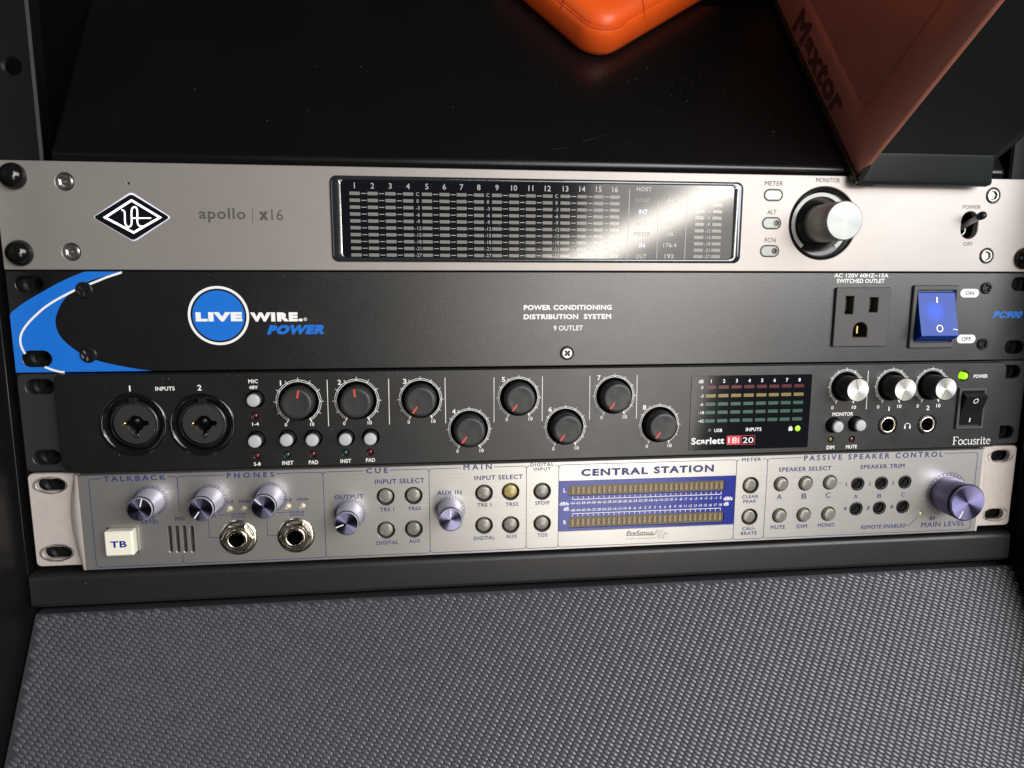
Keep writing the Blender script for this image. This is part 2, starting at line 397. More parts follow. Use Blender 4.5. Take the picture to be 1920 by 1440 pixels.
# ================================================================= shelf (horizontal) in world millimetres
SZ=98.0; SY=151.3
m=MB(); xa,xb=22.7,459.5
pf=[(SY+9,-10),(SY+1.2,-9.0),(SY+.3,-7.5),(SY,-3.0),(SY+.25,-1.6),(SY+.9,-.6),(SY+2.0,-.12),(SY+3.4,0),(SY+420,0)]
def wprof(m,xa,xb,pf,z0,slant=0):
    n=len(pf); m.add([(xa,y,z0+z) for y,z in pf]+[(xb,y,z0+z) for y,z in pf],[(i,i+1,n+i+1,n+i)[::-1] for i in range(n-1)],True)
# the left and right edges turn down over a small radius
n=len(pf)
cols=[(xa-1.4,-9),(xa-1.2,-2.2),(xa-.6,-.7),(xa+.4,-.12),(xa+1.4,0),(xb-1.4,0),(xb-.4,-.12),(xb+.6,-.7),(xb+1.2,-2.2),(xb+1.4,-9)]
vs=[];fs=[]
for cx_,dz in cols:
    for k,(y,z) in enumerate(pf): vs.append((cx_,y,SZ+min(z,max(z+dz,-10)) if True else 0))
for a in range(len(cols)-1):
    for i in range(n-1): fs.append((a*n+i,(a+1)*n+i,(a+1)*n+i+1,a*n+i+1))
m.add(vs,fs,True)
sh=m.build('shelf','shelf_black'); tag(sh,'glossy black steel shelf above the top rack unit, dusty, with rounded front edge','shelf')
# dark walls of the bay behind the shelf
m=MB(); m.box(-60,SY+415,60,540,SY+420,500); m.build('bay_back','void_black',None)
tag(bpy.data.objects['bay_back'],None,None,None,'structure')
m=MB(); fl=[]
for i in range(150):
    if i<70: x=random.uniform(60,455); y=SY+6+abs(random.gauss(0,40))
    elif i<115: x=random.gauss(300,14); y=SY+48+random.gauss(0,14)
    else: x=random.gauss(350,22); y=SY+22+random.gauss(0,12)
    if y<SY+4: continue
    r=random.choice([.08,.1,.12,.15,.2,.26]); a=random.uniform(0,3.14); e=random.uniform(.25,1)
    m.add([(x+r*math.cos(a+t)*(1 if k%2 else e),y+r*math.sin(a+t)*(1 if k%2 else e),SZ+.05+.12*(k==4)) for k,t in enumerate((0,1.57,3.14,4.71))]+[(x,y,SZ+.22)],[(0,1,4),(1,2,4),(2,3,4),(3,0,4)])
for (x,y,l,a,w_) in ((236,SY+9,9,.25,.03),(250,SY+14,12,.4,.025)):
    m.add([(x,y-w_,SZ+.04),(x+l*math.cos(a),y+l*math.sin(a)-w_*.3,SZ+.04),(x+l*math.cos(a),y+l*math.sin(a)+w_*.3,SZ+.04),(x,y+w_,SZ+.04)],[(0,1,2,3)])
d=m.build('dust','dust'); tag(d,'pale dust specks and scratches on the black shelf','dust',None,'stuff')
# ================================================================= desk surface
DZ=-12.0
m=MB(); m.add([(-2.6,-19.0,DZ-.36),(-3.6,-240,DZ-.36),(489,-240,DZ-.36),(487.2,-19.0,DZ-.36)],[(0,1,2,3)]); m.add([(-2.6,-14,DZ-8),(-2.6,-19,DZ-.36),(487.2,-19,DZ-.36),(487.2,-14,DZ-8)],[(0,1,2,3)])
ds=m.build('desk_surface','mat_base'); tag(ds,None,None,None,'structure')
m=MB(); A=(3.42,-.99); B=(-.99,-1.56)
al=math.atan2(-1.9,3.05); ca,sa=math.cos(al),math.sin(al); hl,hw=1.80,.80
hexa=[(1,-.1),(.78,.9),(-.84,1),(-1,.1),(-.78,-.9),(.84,-1)]
lv=[];lf=[]
for i in range(-40,260):
    for j in range(-60,180):
        cx=i*A[0]+j*B[0]-2; cy=-19.6+i*A[1]+j*B[1]+70
        if cx<-.9 or cx>486.6 or cy>-20 or cy<-128: continue
        if cy<-125+cx*.0: continue
        n0=len(lv); jz=random.uniform(-.05,.05); ja=random.gauss(0,.035); jl=random.gauss(1,.03); jw=random.gauss(1,.05)
        c2,s2=math.cos(al+ja),math.sin(al+ja)
        for su,sv,h in ((1.0,1.0,-.32),(.985,.84,-.11),(.95,.36,.0)):
            for k,(u,v_) in enumerate(hexa):
                u2=u*hl*su*jl; v2=v_*hw*sv*jw
                lv.append((cx+u2*c2-v2*s2,cy+u2*s2+v2*c2,DZ+h+jz))
        for r in range(2):
            for k in range(6):
                q=(k+1)%6; lf.append((n0+r*6+q,n0+r*6+k,n0+(r+1)*6+k,n0+(r+1)*6+q))
        lf.append(tuple(n0+12+k for k in range(5,-1,-1)))
lf=[tuple(reversed(f)) for f in lf]
m.add(lv,lf,True)
lz=m.build('woven_mat','mat_lozenge'); tag(lz,'grey mat of small raised slanted lozenges covering the desk below the rack','mat',None,'stuff')
print('lozenges',len(lv)//18)
# ================================================================= shared screw meshes
def cross_screw(name,r,mt,dome=.8):
    m=MB(); w=r*.17; L=r*.58
    cr=[(w,L),(-w,L),(-w,w),(-L,w),(-L,-w),(-w,-w),(-w,-L),(w,-L),(w,-w),(L,-w),(L,w),(w,w)]
    m.plate(circ(0,0,r,28),[cr],0,dome,r*.14); m.fill(circ(0,0,r*.7,12),dome*.15)
    return m.mesh(name,mt)
def hex_screw(name,r,mt):
    m=MB(); m.plate(circ(0,0,r,28),[circ(0,0,r*.52,6)],-.6,.55,r*.18); m.fill(circ(0,0,r*.6,12),-.3)
    m.lathe((0,0,0),[(0,-.1),(r*.2,-.25)],8); return m.mesh(name,mt)
def ear_slots(xc,y0,w=10.5,h=6.0): return [slot(xc,y0+6.35,w,h),slot(xc,y0+38.1,w,h)]
# ================================================================= rack unit 1 (top): audio interface
Y3=133.35
ap=root('audio_interface','warm silver audio interface, topmost in the rack, with long meter window and lit diamond emblem','audio interface',(0,Y3,0))
kx,ky=M('D',444,428,0); kr=(M('D',444,180,0)[1]-M('D',444,675,0)[1])/2
tx,ty=M('I',709,937,0)
def wh(f,x,y,w,h,z=0):
    a=M(f,x-w/2,y,z);b=M(f,x+w/2,y,z);c=M(f,x,y+h/2,z);d=M(f,x,y-h/2,z); return b[0]-a[0],d[1]-c[1]
tw,th=wh('I',709,937,160,262)
caps=[]
for (x,y,hole) in ((108,237,0),(96,427,1),(82,615,1)):
    cx,cy=M('D',x,y,0); w,h=wh('D',x,y,124,76); caps.append((cx,cy,w,h,hole))
scr=[M('A',362,181),M('A',401,577),M('D',1592,240),M('D',1547,647)]
holes=[circ(kx,ky,kr,64),slot(tx,ty,tw,th,12)]+[slot(c[0],c[1],c[2],c[3]) for c in caps]+[circ(x,y,3.75,28) for x,y in scr]
ph=M('A',720,191); holes.append(circ(*ph,.5,12))
m=MB(); m.plate(rrect(-.3,Y3-.35,482.6,Y3+44.6,.5,2),holes,-3,0,.3); m.build('faceplate','champagne_paint',ap)
m=MB(); m.box(3,Y3+.5,-40,479,Y3+43.9,-8.05); m.build('chassis','void_black',ap)
me=hex_screw('allen_screw',3.35,'steel')
for x,y in scr: inst(me,'allen_screw',ap,(x,y,-.3),random.random())
m=MB(); m.lathe((0,0,0),[(0,5.2),(1.9,5.0),(3.5,4.2),(4.8,2.7),(5.4,1.2),(5.5,.4),(5.3,.02)],32); me=m.mesh('rack_screw','dome_black')
for x,y in ((7.4,Y3+38.1),(7.0,Y3+6.6),(474.2,Y3+6.35)): inst(me,'rack_screw',ap,(x,y,0))
# emblem: glowing clear rim, black diamond, white diamond line and monogram
ec=M('A',743,383)
def rpoly(pts,r,n=5):
    out=[];k=len(pts)
    for i in range(k):
        a=Vector(pts[i-1]);b=Vector(pts[i]);c=Vector(pts[(i+1)%k]); u=(a-b).normalized();v=(c-b).normalized()
        p0=b+u*r;p1=b+v*r
        for t in range(n+1):
            t/=n; q=p0*(1-t)**2+b*2*t*(1-t)+p1*t*t; out.append((q.x,q.y))
    return out
def dia(pts): return [M('A',*q) for q in pts]
o1=dia([(519,383),(737,238),(965,383),(754,522)])[::-1]
m=MB(); m.plate(rpoly(o1,1.6),[],0,.25,.2); m.build('emblem_rim','glow_rim',ap)
o2=dia([(527,383),(740,251),(957,383),(752,514)])[::-1]
m=MB(); m.plate(rpoly(o2,1.5),[],.2,.75,.3); em=m.build('emblem','gloss_black',ap)
m=MB(); m.line([M('A',*q,.75) for q in ((591,383),(740,287),(900,383),(752,468))],.9,.8,True); m.build('diamond_line','glow_white',em)
m=MB()
def spl(pts,n=6):
    out=[];P=[Vector(pts[0])]+[Vector(p) for p in pts]+[Vector(pts[-1])]
    for i in range(1,len(P)-2):
        for t in range(n):
            t/=n; a,b,c,d=P[i-1:i+3]
            q=.5*((2*b)+(c-a)*t+(2*a-5*b+4*c-d)*t*t+(3*b-a-3*c+d)*t*t*t); out.append((q.x,q.y))
    out.append(tuple(pts[-1])); return out
m.line(spl([M('A',*q,.75) for q in ((684,341),(697,346),(702,360),(703,400),(708,425),(722,436),(737,428),(741,405),(740,350),(747,329),(762,325),(771,338),(773,365),(773,405),(779,425),(792,434),(803,432))]),.66,.82)
m.line([M('A',*q,.75) for q in ((741,387),(850,387))],.55,.81)
m.build('monogram','glow_white',em)
T(ap,'A','apollo',1251,371,262,82,'print_grey',bold=.018,space=1.06)
m=MB(); m.line([M('A',1421,326),M('A',1422,415)],.25,ZP); m.build('divider_line','print_grey',ap)
T(ap,'A','x',1483,374,53,50,'print_grey',bold=.06); T(ap,'A','16',1559,369,66,62,'print_grey')
# meter window
c4=[M('p',615,328),M('p',1393,342),M('p',1388,493),M('p',625,492)]
dx0=(c4[0][0]+c4[3][0])/2; dx1=(c4[1][0]+c4[2][0])/2; dy0=(c4[2][1]+c4[3][1])/2; dy1=(c4[0][1]+c4[1][1])/2
m=MB(); ZW=.9
rings=[(0,0,3.0),(.15,.55,3.0),(.4,.95,2.8),(.8,1.25,2.6),(1.3,1.3,2.4),(1.9,ZW,2.0)]
vs=[];n=0
for k_,(d_,z,r) in enumerate(rings):
    q=rrect(dx0+d_*(1 if k_<2 else 2.5),dy0+d_,dx1-d_*(1 if k_<2 else 2.5),dy1-d_,r,8); n=len(q); vs+=[(x,y,z) for x,y in q]
m.add(vs,[(k*n+i,k*n+(i+1)%n,(k+1)*n+(i+1)%n,(k+1)*n+i) for k in range(len(rings)-1) for i in range(n)],True)
bz=m.build('window_bezel','bezel_clear',ap)
m=MB(); m.fill(rrect(dx0+4.7,dy0+1.85,dx1-4.7,dy1-1.85,2.1,8),ZW-.01); win=m.build('meter_window','gloss_black',ap)
colx=[M('B',x,240,ZW)[0] for x in (234,355,475,595,722,840,956,1072,1195,1310,1423,1537,1657)]+[M('C',x,300,ZW)[0] for x in (149,260,370)]
rowy=[(M('B',350,a,ZW)[1]+M('C',260,b,ZW)[1])/2 for a,b in zip((225,272,318,365,411,457,503,549,595,640),(250,297,342,385,430,475,518,562,606,650))]
rowy=[rowy[0]+(rowy[-1]-rowy[0])*i/9 for i in range(10)]
sw,sh_=wh('B',720,300,69,22,ZW)
m=MB(); m.plate(rrect(-sw/2,-sh_/2,sw/2,sh_/2,.12,1),[],0,.04,0); me=m.mesh('meter_segment','seg_grey')
for x in colx:
    for y in rowy: inst(me,'meter_segment',win,(x,y,ZW))
mx=[M('C',940,450,ZW)[0],M('C',1058,450,ZW)[0]]
for x in mx:
    for y in rowy: inst(me,'meter_segment',win,(x,y,ZW))
m=MB()
for k in (0,1,2,4,5,6,8,9,10,12,13,14):
    xm=(colx[k]+colx[k+1])/2
    for y in rowy: m.line([(xm-1.1,y),(xm+1.1,y)],.28,ZW+.05)
m.build('scale_dashes','print_disp',win).__setitem__('kind','stuff')
m=MB()
for k in (3.5,7.5,11.5,'m'):
    xm=(mx[0]+mx[1])/2 if k=='m' else (colx[int(k)]+colx[int(k)+1])/2
    for t,y in zip(('C','0','-3','-6','-9','-12','-15','-18','-21','-27'),rowy): put(m,t,xm,y,None,1.55,ZW+.05)
m.build('scale_numbers','print_disp',win).__setitem__('kind','stuff')
ny=(M('B',232,170,ZW)[1]+M('C',150,198,ZW)[1])/2
for k,x in enumerate(colx):
    m=MB(); put(m,str(k+1),x,ny,None,2.45,ZW+.05,.01); m.build('channel_number','print_disp',win)
m=MB()
for a,b in (((470,195),(452,672)),((664,275),(652,672)),((862,200),(840,672))): m.line([M('C',*a,ZW),M('C',*b,ZW)],.22,ZW+.05)
m.build('divider_line','print_disp',win)
for t,x,y,w,h,c in (('HOST',568,197,100,28,'print_disp'),('CLOCK',556,272,100,26,'print_faint'),('INT',562,350,58,30,'glow_blue'),('EXT',558,426,68,30,'print_disp'),
 ('METER',556,500,110,28,'print_faint'),('IN',553,576,36,28,'glow_blue'),('OUT',547,650,72,28,'print_disp'),('44.1',760,273,72,28,'print_disp'),('.48',755,350,44,28,'glow_blue'),
 ('88.2',748,426,72,28,'print_disp'),('.96',740,500,50,28,'print_disp'),('176.4',742,575,88,28,'print_disp'),('192',737,650,62,28,'print_disp'),('MONITOR',1012,206,172,28,'print_disp')):
    T(win,'C',t,x,y,w,h,c,z=ZW,dz=.05,bold=.004)
# three capsule buttons
for (cx,cy,w,h,hole) in caps:
    m=MB(); hs=[circ(cx+w*.26,cy,h*.24,16)] if hole else []
    m.plate(slot(cx,cy,w-.5,h-.5),hs,-2,.15,.35)
    b=m.build('push_button','button_white',ap)
    if hole: m=MB(); m.fill(circ(cx+w*.26,cy,h*.25,16),-.8); m.build('button_lamp','led_yellow',b)
for t,x,y,w in (('METER',112,158,124),('ALT',98,352,62),('FCN',87,541,72),('MONITOR',478,137,162)): T(ap,'D',t,x,y,w,31,'print_grey',bold=.004)
# monitor knob in its dished well
m=MB(); m.lathe((kx,ky,0),[(kr-.02,-.3),(kr-.3,-1.2),(kr-1.2,-2.2),(kr-2.4,-2.7),(kr*.52,-2.9),(kr*.5,-5)],64); wl=m.build('knob_well','dome_black',ap)
m=MB(); ar=kr*.80
m.line(arc(kx,ky,ar,232,-52,48),1.8,-2.5); m.build('level_ring','print_disp',wl)
def knob(par,c,r,h,cap,side,z0,name='knob',mark=None,flute=0,skirt=None,ring=None,ang=None,markmat='print_white',rin=.35,mw=.5,cham=.35,seg=48,smooth=True):
    x,y=c
    m=MB()
    pr=[(r-cham,h-cham*.2),(r,h-cham),(r,z0+.4 if not skirt else z0+3)]
    if skirt: pr+=[(skirt,z0+2.2),(skirt,z0+.1)]
    m.lathe((0,0,0),pr,seg*(2 if flute else 1),flute=flute); k=inst(m.mesh(name,side),name,par,(x,y,0))
    m=MB()
    m.lathe((0,0,0),[(0,0),(r*.33,0),(r*.66,0),(r-cham,0)],64); me=m.mesh('knob_cap',cap)
    m2=inst(me,'knob_cap',k,(x,y,h))
    if ring:
        m=MB(); m.lathe((x,y,0),[(r+.02,h-cham),(r+.12,h-cham-.1),(r+.12,h-cham-ring)],64); m.build('knob_ring','knob_ring_dark',k)
    if mark is not None:
        a=R_(mark); m=MB(); m.line([(x+r*rin*math.cos(a),y+r*rin*math.sin(a)),(x+(r-cham*.9)*math.cos(a),y+(r-cham*.9)*math.sin(a))],mw,h+.03); m.build('pointer_line',markmat,k)
    return k
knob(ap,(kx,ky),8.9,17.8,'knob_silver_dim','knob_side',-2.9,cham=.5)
# toggle switch
m=MB(); m.box(tx-3,ty-5,-9,tx+3,ty+5,-8); m.build('switch_body','void_black',ap)
m=MB(); m.tube([(tx,ty-1.2,-6),(tx+.2,ty+1.6,0),(tx+.4,ty+3.6,6.0)],1.35,14)
m2=[(tx,ty-1.2,-6)]
tg=m.build('toggle_lever','chrome',ap)
m=MB(); m.lathe((0,0,0),[(0,1.9),(1.0,1.75),(1.7,1.1),(1.95,.2),(1.9,-1.2),(1.5,-2.0)],20); b=inst(m.mesh('lever_tip','dome_black'),'lever_tip',tg,(tx+.45,ty+4.1,6.9))
bpy.data.objects[b.name].rotation_euler=(R_(-17),0,0); b.data.materials[0]=MAT['screw_black']
m=MB(); m.lathe((tx-.6,ty-2.2,0),[(2.2,-5),(2.7,-4.6),(2.7,-7)],20); m.build('switch_bushing','steel',ap)
T(ap,'I','POWER',731,762,176,38,'print_grey'); T(ap,'I','OFF',693,1117,90,38,'print_grey')
# ================================================================= rack unit 2: power conditioner
Y2=88.9
lw=root('power_conditioner','black textured power conditioner with blue swoosh, single outlet and blue rocker switch','power conditioner',(0,Y2,0))
ytop=Y2+43.5
so,sx1=wh('J',485,612,520,745)
o_c=M('D',694,1060); ow,oh=wh('D',694,1060,366,398)
s_c=M('J',466,613); 
fsc=[M('L',947,383),M('L',996,1112),M('B',1667,1303),M('J',1105,262),M('J',1058,948)]
lsl=[slot(9.2,Y2+38.1,11.4,6.6),slot(9.2,Y2+6.0,11.9,6.9),slot(474.2,Y2+38.1,10.5,6.6),slot(474.2,Y2+6.35,10.5,6.6)]
m=MB(); m.plate(rrect(0,Y2-.1,482.6,ytop,.5,2),lsl+[circ(x,y,3.5,24) for x,y in fsc[:0]]+[rrect(o_c[0]-ow/2+1,o_c[1]-oh/2+1,o_c[0]+ow/2-1,o_c[1]+oh/2-1,.3,2)],-2.5,0,.2)
m.build('faceplate','powder_black',lw)
m=MB(); m.box(24,Y2+.5,-80,459,Y2+43,-9); m.build('chassis','void_black',lw)
for i,(x,y) in enumerate(fsc): inst(cross_screw('cross_screw',3.5 if i<2 else (3.35 if i==2 else 2.9),'screw_black',.9),'cross_screw',lw,(x,y,0),(.5,.3,.75,.4,.7)[i])
m=MB(); 
x,y=fsc[2]; cr=[(x+a*math.cos(.75)-b*math.sin(.75),y+a*math.sin(.75)+b*math.cos(.75)) for a,b in ((.5,1.6),(-.5,1.6),(-.5,.5),(-1.6,.5),(-1.6,-.5),(-.5,-.5),(-.5,-1.6),(.5,-1.6),(.5,-.5),(1.6,-.5),(1.6,.5),(.5,.5))]
m.plate(circ(x,y,2.3,24),[cr],.7,.96,.1); m.build('screw_face','steel',lw)
w_=.55;L_=1.75; a=.75
# blue swoosh (printed on the faceplate), with the slot left open
Lp=lambda *q:[M('L',*a) for a in q]; Ap=lambda *q:[M('A',*a) for a in q]
outer=spl(Lp((985,166),(940,180),(800,236),(640,312),(480,402),(300,506),(180,592),(128,634)),4)
left=[(.12,Y2+25),(.12,Y2+.1)]
inner=Ap((905,1253))+spl(Ap((890,1253),(700,1223),(540,1186),(450,1146),(370,1086),(330,1036),(313,982),(318,930),(345,868),(390,812),(440,775),(520,735),(620,706),(715,684)),4)
ylo=Y2+.05; yhi=ytop-.1
clip=lambda P:[(max(x,.12),min(max(y,ylo),yhi)) for x,y in P]
poly=clip(outer+left+inner)
q=[];
for pnt in poly:
    if not q or (Vector(pnt)-Vector(q[-1])).length>.02: q.append(pnt)
poly=q
sl=slot(9.2,Y2+6.0,12.3,7.3)
def fillh(m,out,holes,z):
    top=[out]+holes; flat=[q for l in top for q in l]; fs=[]
    for t in geometry.tessellate_polygon([[Vector((x,y,0)) for x,y in q] for q in top]):
        a,b,e=[flat[i] for i in t]; ar=(b[0]-a[0])*(e[1]-a[1])-(b[1]-a[1])*(e[0]-a[0]); fs.append(t if ar>0 else (t[0],t[2],t[1]))
    m.add([(x,y,z) for x,y in flat],fs)
m=MB(); fillh(m,poly,[sl],.03); m.build('blue_swoosh','print_blue',lw)
m=MB(); m.line(clip(spl(Lp((1370,184),(1210,236),(1100,280),(1000,320),(870,372),(750,432),(620,502),(500,582),(400,670),(320,752),(260,835),(232,910),(232,980),(252,1045),(284,1100)),5)),.9,.06)
m.line(clip(spl(Lp((505,1248),(600,1283),(728,1316)),5)),.9,.06); m.build('white_stripe','print_white',lw)
# round badge
bc=M('A',1230,936); br=(M('A',1230,769)[1]-M('A',1230,1102)[1])/2; s_=br/167
m=MB(); m.fill(circ(*bc,br*.85,64),.05); m.build('badge_disc','print_blue',lw)
m=MB(); m.line(circ(*bc,br*.955,72),br*.085,.05,True); m.build('badge_ring','print_white',lw)
T(lw,'A','LIVE',1232,942,262,52,'print_white',bold=.075,space=1.05,dz=.09)
T(lw,'A','WIRE.',1556,943,296,52,'print_white',bold=.075,space=1.05); T(lw,'A','®',1718,956,20,20,'print_white')
T(lw,'A','POWER',1662,1014,322,54,'print_blue',bold=.075,shear=.28)
T(lw,'p','POWER CONDITIONING',1065,576.4,165,9.6,'print_white',bold=.045); T(lw,'p','DISTRIBUTION  SYSTEM',1064.5,593.6,164,9.6,'print_white',bold=.045); T(lw,'p','9 OUTLET',1065.5,615,55,9.5,'print_white',bold=.015)
T(lw,'D','AC 120V 60HZ~15A',703,779,366,28,'print_white',bold=.022); T(lw,'D','SWITCHED OUTLET',698,816,322,28,'print_white',bold=.022)
T(lw,'J','PC900',1370,590,362,88,'print_blue',bold=.05,shear=.3)
# outlet
x0,y0,x1,y1=o_c[0]-ow/2,o_c[1]-oh/2,o_c[0]+ow/2,o_c[1]+oh/2
s1=M('D',622,980,1.6);s2=M('D',786,978,1.6);s3=M('D',695,1146,1.6)
w1,h1=wh('D',622,980,52,118);w2,h2=wh('D',785,978,54,96);w3,h3=wh('D',695,1146,92,98)
arch=[(s3[0]-w3/2,s3[1]-h3/2),(s3[0]+w3/2,s3[1]-h3/2)]+arc(s3[0],s3[1]+h3/2-w3/2,w3/2,0,180,10)
m=MB(); m.plate(rrect(x0,y0,x1,y1,.8,3),[rrect(s1[0]-w1/2,s1[1]-h1/2,s1[0]+w1/2,s1[1]+h1/2,.1,1),rrect(s2[0]-w2/2,s2[1]-h2/2,s2[0]+w2/2,s2[1]+h2/2,.1,1),arch],-6,1.6,.35)
ou=m.build('outlet','outlet_black',lw)
for (cx,cy,w,h) in ((s1[0],s1[1],w1,h1),(s2[0],s2[1],w2,h2)):
    m=MB(); m.box(cx+w*.05,cy-h*.35,-7,cx+w*.45,cy+h*.35,-3.0); m.build('slot_contact','nickel',ou)
m=MB(); m.box(s3[0]-.35,s3[1]-2,-6,s3[0]+.35,s3[1]+1.6,-1.0); m.build('slot_contact','brass',ou)
m=MB(); m.box(x0+1.2,y0+1.2,-7.6,x1-1.2,y1-1.2,-7); m.build('outlet_back','void_black',ou)
# blue rocker
fc=[M('J',*q,1.2) for q in ((215,228),(765,226),(716,1000),(165,1000))]
x0=(fc[0][0]+fc[3][0])/2;x1=(fc[1][0]+fc[2][0])/2;y1=(fc[0][1]+fc[1][1])/2;y0=(fc[2][1]+fc[3][1])/2
wn=[M('J',*q,1.2) for q in ((262,292),(722,292),(690,925),(225,925))]
a0=(wn[0][0]+wn[3][0])/2;a1=(wn[1][0]+wn[2][0])/2;b1=(wn[0][1]+wn[1][1])/2;b0=(wn[2][1]+wn[3][1])/2
rs=root  # keep helper name
m=MB(); m.plate(rrect(x0,y0,x1,y1,.9,3),[rrect(a0,b0,a1,b1,.3,2)],0,1.4,.4); rf=m.build('switch_frame','outlet_black',lw)
m=MB(); H=[(b1-.3,-1.2),(b1-.9,.9),(b0+ (b1-b0)*.58,3.1),(b0+3.3,6.4),(b0+.25,.2),(b0+.25,-1.5)]
xa,xb=a0+.25,a1-.25
n=len(H); mm_=MB()
mm_.add([(xa,y,z) for y,z in H]+[(xb,y,z) for y,z in H],[(i,i+1,n+i+1,n+i) for i in range(n-1)][:])
mm_.add([(xa,y,z) for y,z in H],[tuple(range(n))]); mm_.add([(xb,y,z) for y,z in H],[tuple(range(n))[::-1]])
rk_=mm_.build('rocker','rocker_blue',rf)
bm_=rk_.modifiers.new('b','BEVEL'); bm_.width=.00035; bm_.segments=2
def onface(y):   # height of the rocker face at y
    for (ya,za),(yb,zb) in zip(H,H[1:]):
        if yb<=y<=ya: return za+(zb-za)*(ya-y)/(ya-yb)
    return 0
def face_mark(pts,w,name,mt):
    m=MB(); m.line(pts,w,0); m.v=[(x,y,onface(y)+.12) for x,y,z in m.v]; m.build(name,mt,rk_)
ix=(xa+xb)/2-.1
face_mark([(ix,b1-3.2),(ix,b1-4.5),(ix,b1-6.0)],.75,'on_mark','print_white')
face_mark(arc(ix+.2,b0+7.1,1.55,0,360,20),.5,'off_mark','print_white')
face_mark(spl([(xb-2.6,b0+6.3),(xb-2.0,b0+6.8),(xb-1.2,b0+6.4),(xb-.3,b0+6.5)],4),.35,'tilde_mark','print_white')
grad_emit(MAT['rocker_blue'],((ix-1.2)*.001,(b0+(b1-b0)*.60-Y2)*.001,.003),.0068,(0,.07,1),.6)
m=MB(); m.line([(ix-.9,b0+(b1-b0)*.72),(ix-.9,b0+(b1-b0)*.66),(ix-.9,b0+(b1-b0)*.60),(ix-.9,b0+(b1-b0)*.54)],3.4,0); m.v=[(x,y,onface(y)+.05) for x,y,z in m.v];
for t,x,y,w,h,tw_ in (('ON',904,325,226,104,104),('OFF',861,887,226,104,116)):
    c=M('J',x,y); ww,hh=wh('J',x,y,w,h); m=MB(); m.fill(slot(*c,ww,hh,10),.05); m.build('switch_label','print_white',lw)
    T(lw,'J',t,x,y,tw_,50,'print_grey',dz=.09,bold=.03)
# ================================================================= rack unit 3: eight-knob interface
ZB=4.0; Y1=44.45
sc=root('preamp_interface','black eight-channel preamp interface with black gain knobs and three silver knobs','preamp interface',(0,Y1,0))
EP=[(0,24,ear_slots(9.0,Y1,11.5,6.6)),(458,482.6,ear_slots(473.9,Y1,11,6.6))]
for xa_,xb_,hh_ in EP:
    m=MB(); m.plate(rrect(xa_,Y1+.1,xb_,Y1+43.9,2.2,4),hh_,-2.6,0,.4); m.build('ear_plate','ear_black',sc)
bx0=(M('E',352,300,ZB)[0]+M('E',372,500,ZB)[0])/2; bx1=(M('H',1625,200,ZB)[0]+M('H',1590,560,ZB)[0])/2
xl=[M('E',836,390,ZB),M('E',1268,390,ZB)]
kb=[('F',402,247,1),('F',768,240,1),('F',1167,233,0),('F',1473,417,0),('G',243,215,0),('G',535,402,0),('G',843,205,0),('G',1125,390,0)]
kc=[M(f,x,y,ZB) for f,x,y,_ in kb]
yt=sum(kc[i][1] for i in (0,1,2,4,6))/5; yb=sum(kc[i][1] for i in (3,5,7))/3
kc=[(x,yt if i in (0,1,2,4,6) else yb) for i,(x,y) in enumerate(kc)]
sk=[M('H',*q,ZB) for q in ((622,252),(912,249),(1160,245))]
btn=[M('E',1604,228,ZB),M('E',1612,482,ZB),M('F',335,474,ZB),M('F',495,474,ZB),M('F',700,470,ZB),M('F',855,467,ZB),M('H',543,492,ZB),M('H',683,484,ZB)]
led=[('E',1602,333,'led_red'),('E',1613,584,'led_red'),('F',330,578,'led_green'),('F',492,573,'led_red'),('F',695,566,'led_green'),('F',850,561,'led_red'),('H',527,583,'led_yellow'),('H',660,580,'led_red')]
jk=[M('H',885,492,ZB),M('H',1132,488,ZB)]
pf_=[M('H',*q,ZB) for q in ((1325,256),(1497,253),(1475,514),(1303,515))]
pw=M('H',1362,183,ZB)
rd=[M('G',1325,83,ZB),M('H',407,172,ZB),M('H',385,632,ZB),M('G',1312,550,ZB)]
q0=((rd[0][0]+rd[3][0])/2,(rd[2][1]+rd[3][1])/2,(rd[1][0]+rd[2][0])/2,(rd[0][1]+rd[1][1])/2)
holes=[circ(*c,12.3,48) for c in xl]+[circ(*c,8.35,40) for c in kc]+[circ(*c,6.9,36) for c in sk]+[circ(*c,3.65,24) for c in btn]
holes+=[circ(*M(f,x,y,ZB),1.35,14) for f,x,y,_ in led]+[circ(*c,4.9,28) for c in jk]+[circ(*pw,2.6,20)]
m=MB(); m.plate(rrect(bx0,Y1-.1,bx1,Y1+43.8,3.4,5),holes,-1.5,ZB,.45); bd=m.build('front_panel','satin_black',sc)
m=MB(); m.box(26,Y1+.6,-70,457,Y1+43.2,-9); m.box(19,Y1+1,-3.5,464,Y1+43,-1.6); m.build('chassis','void_black',sc)
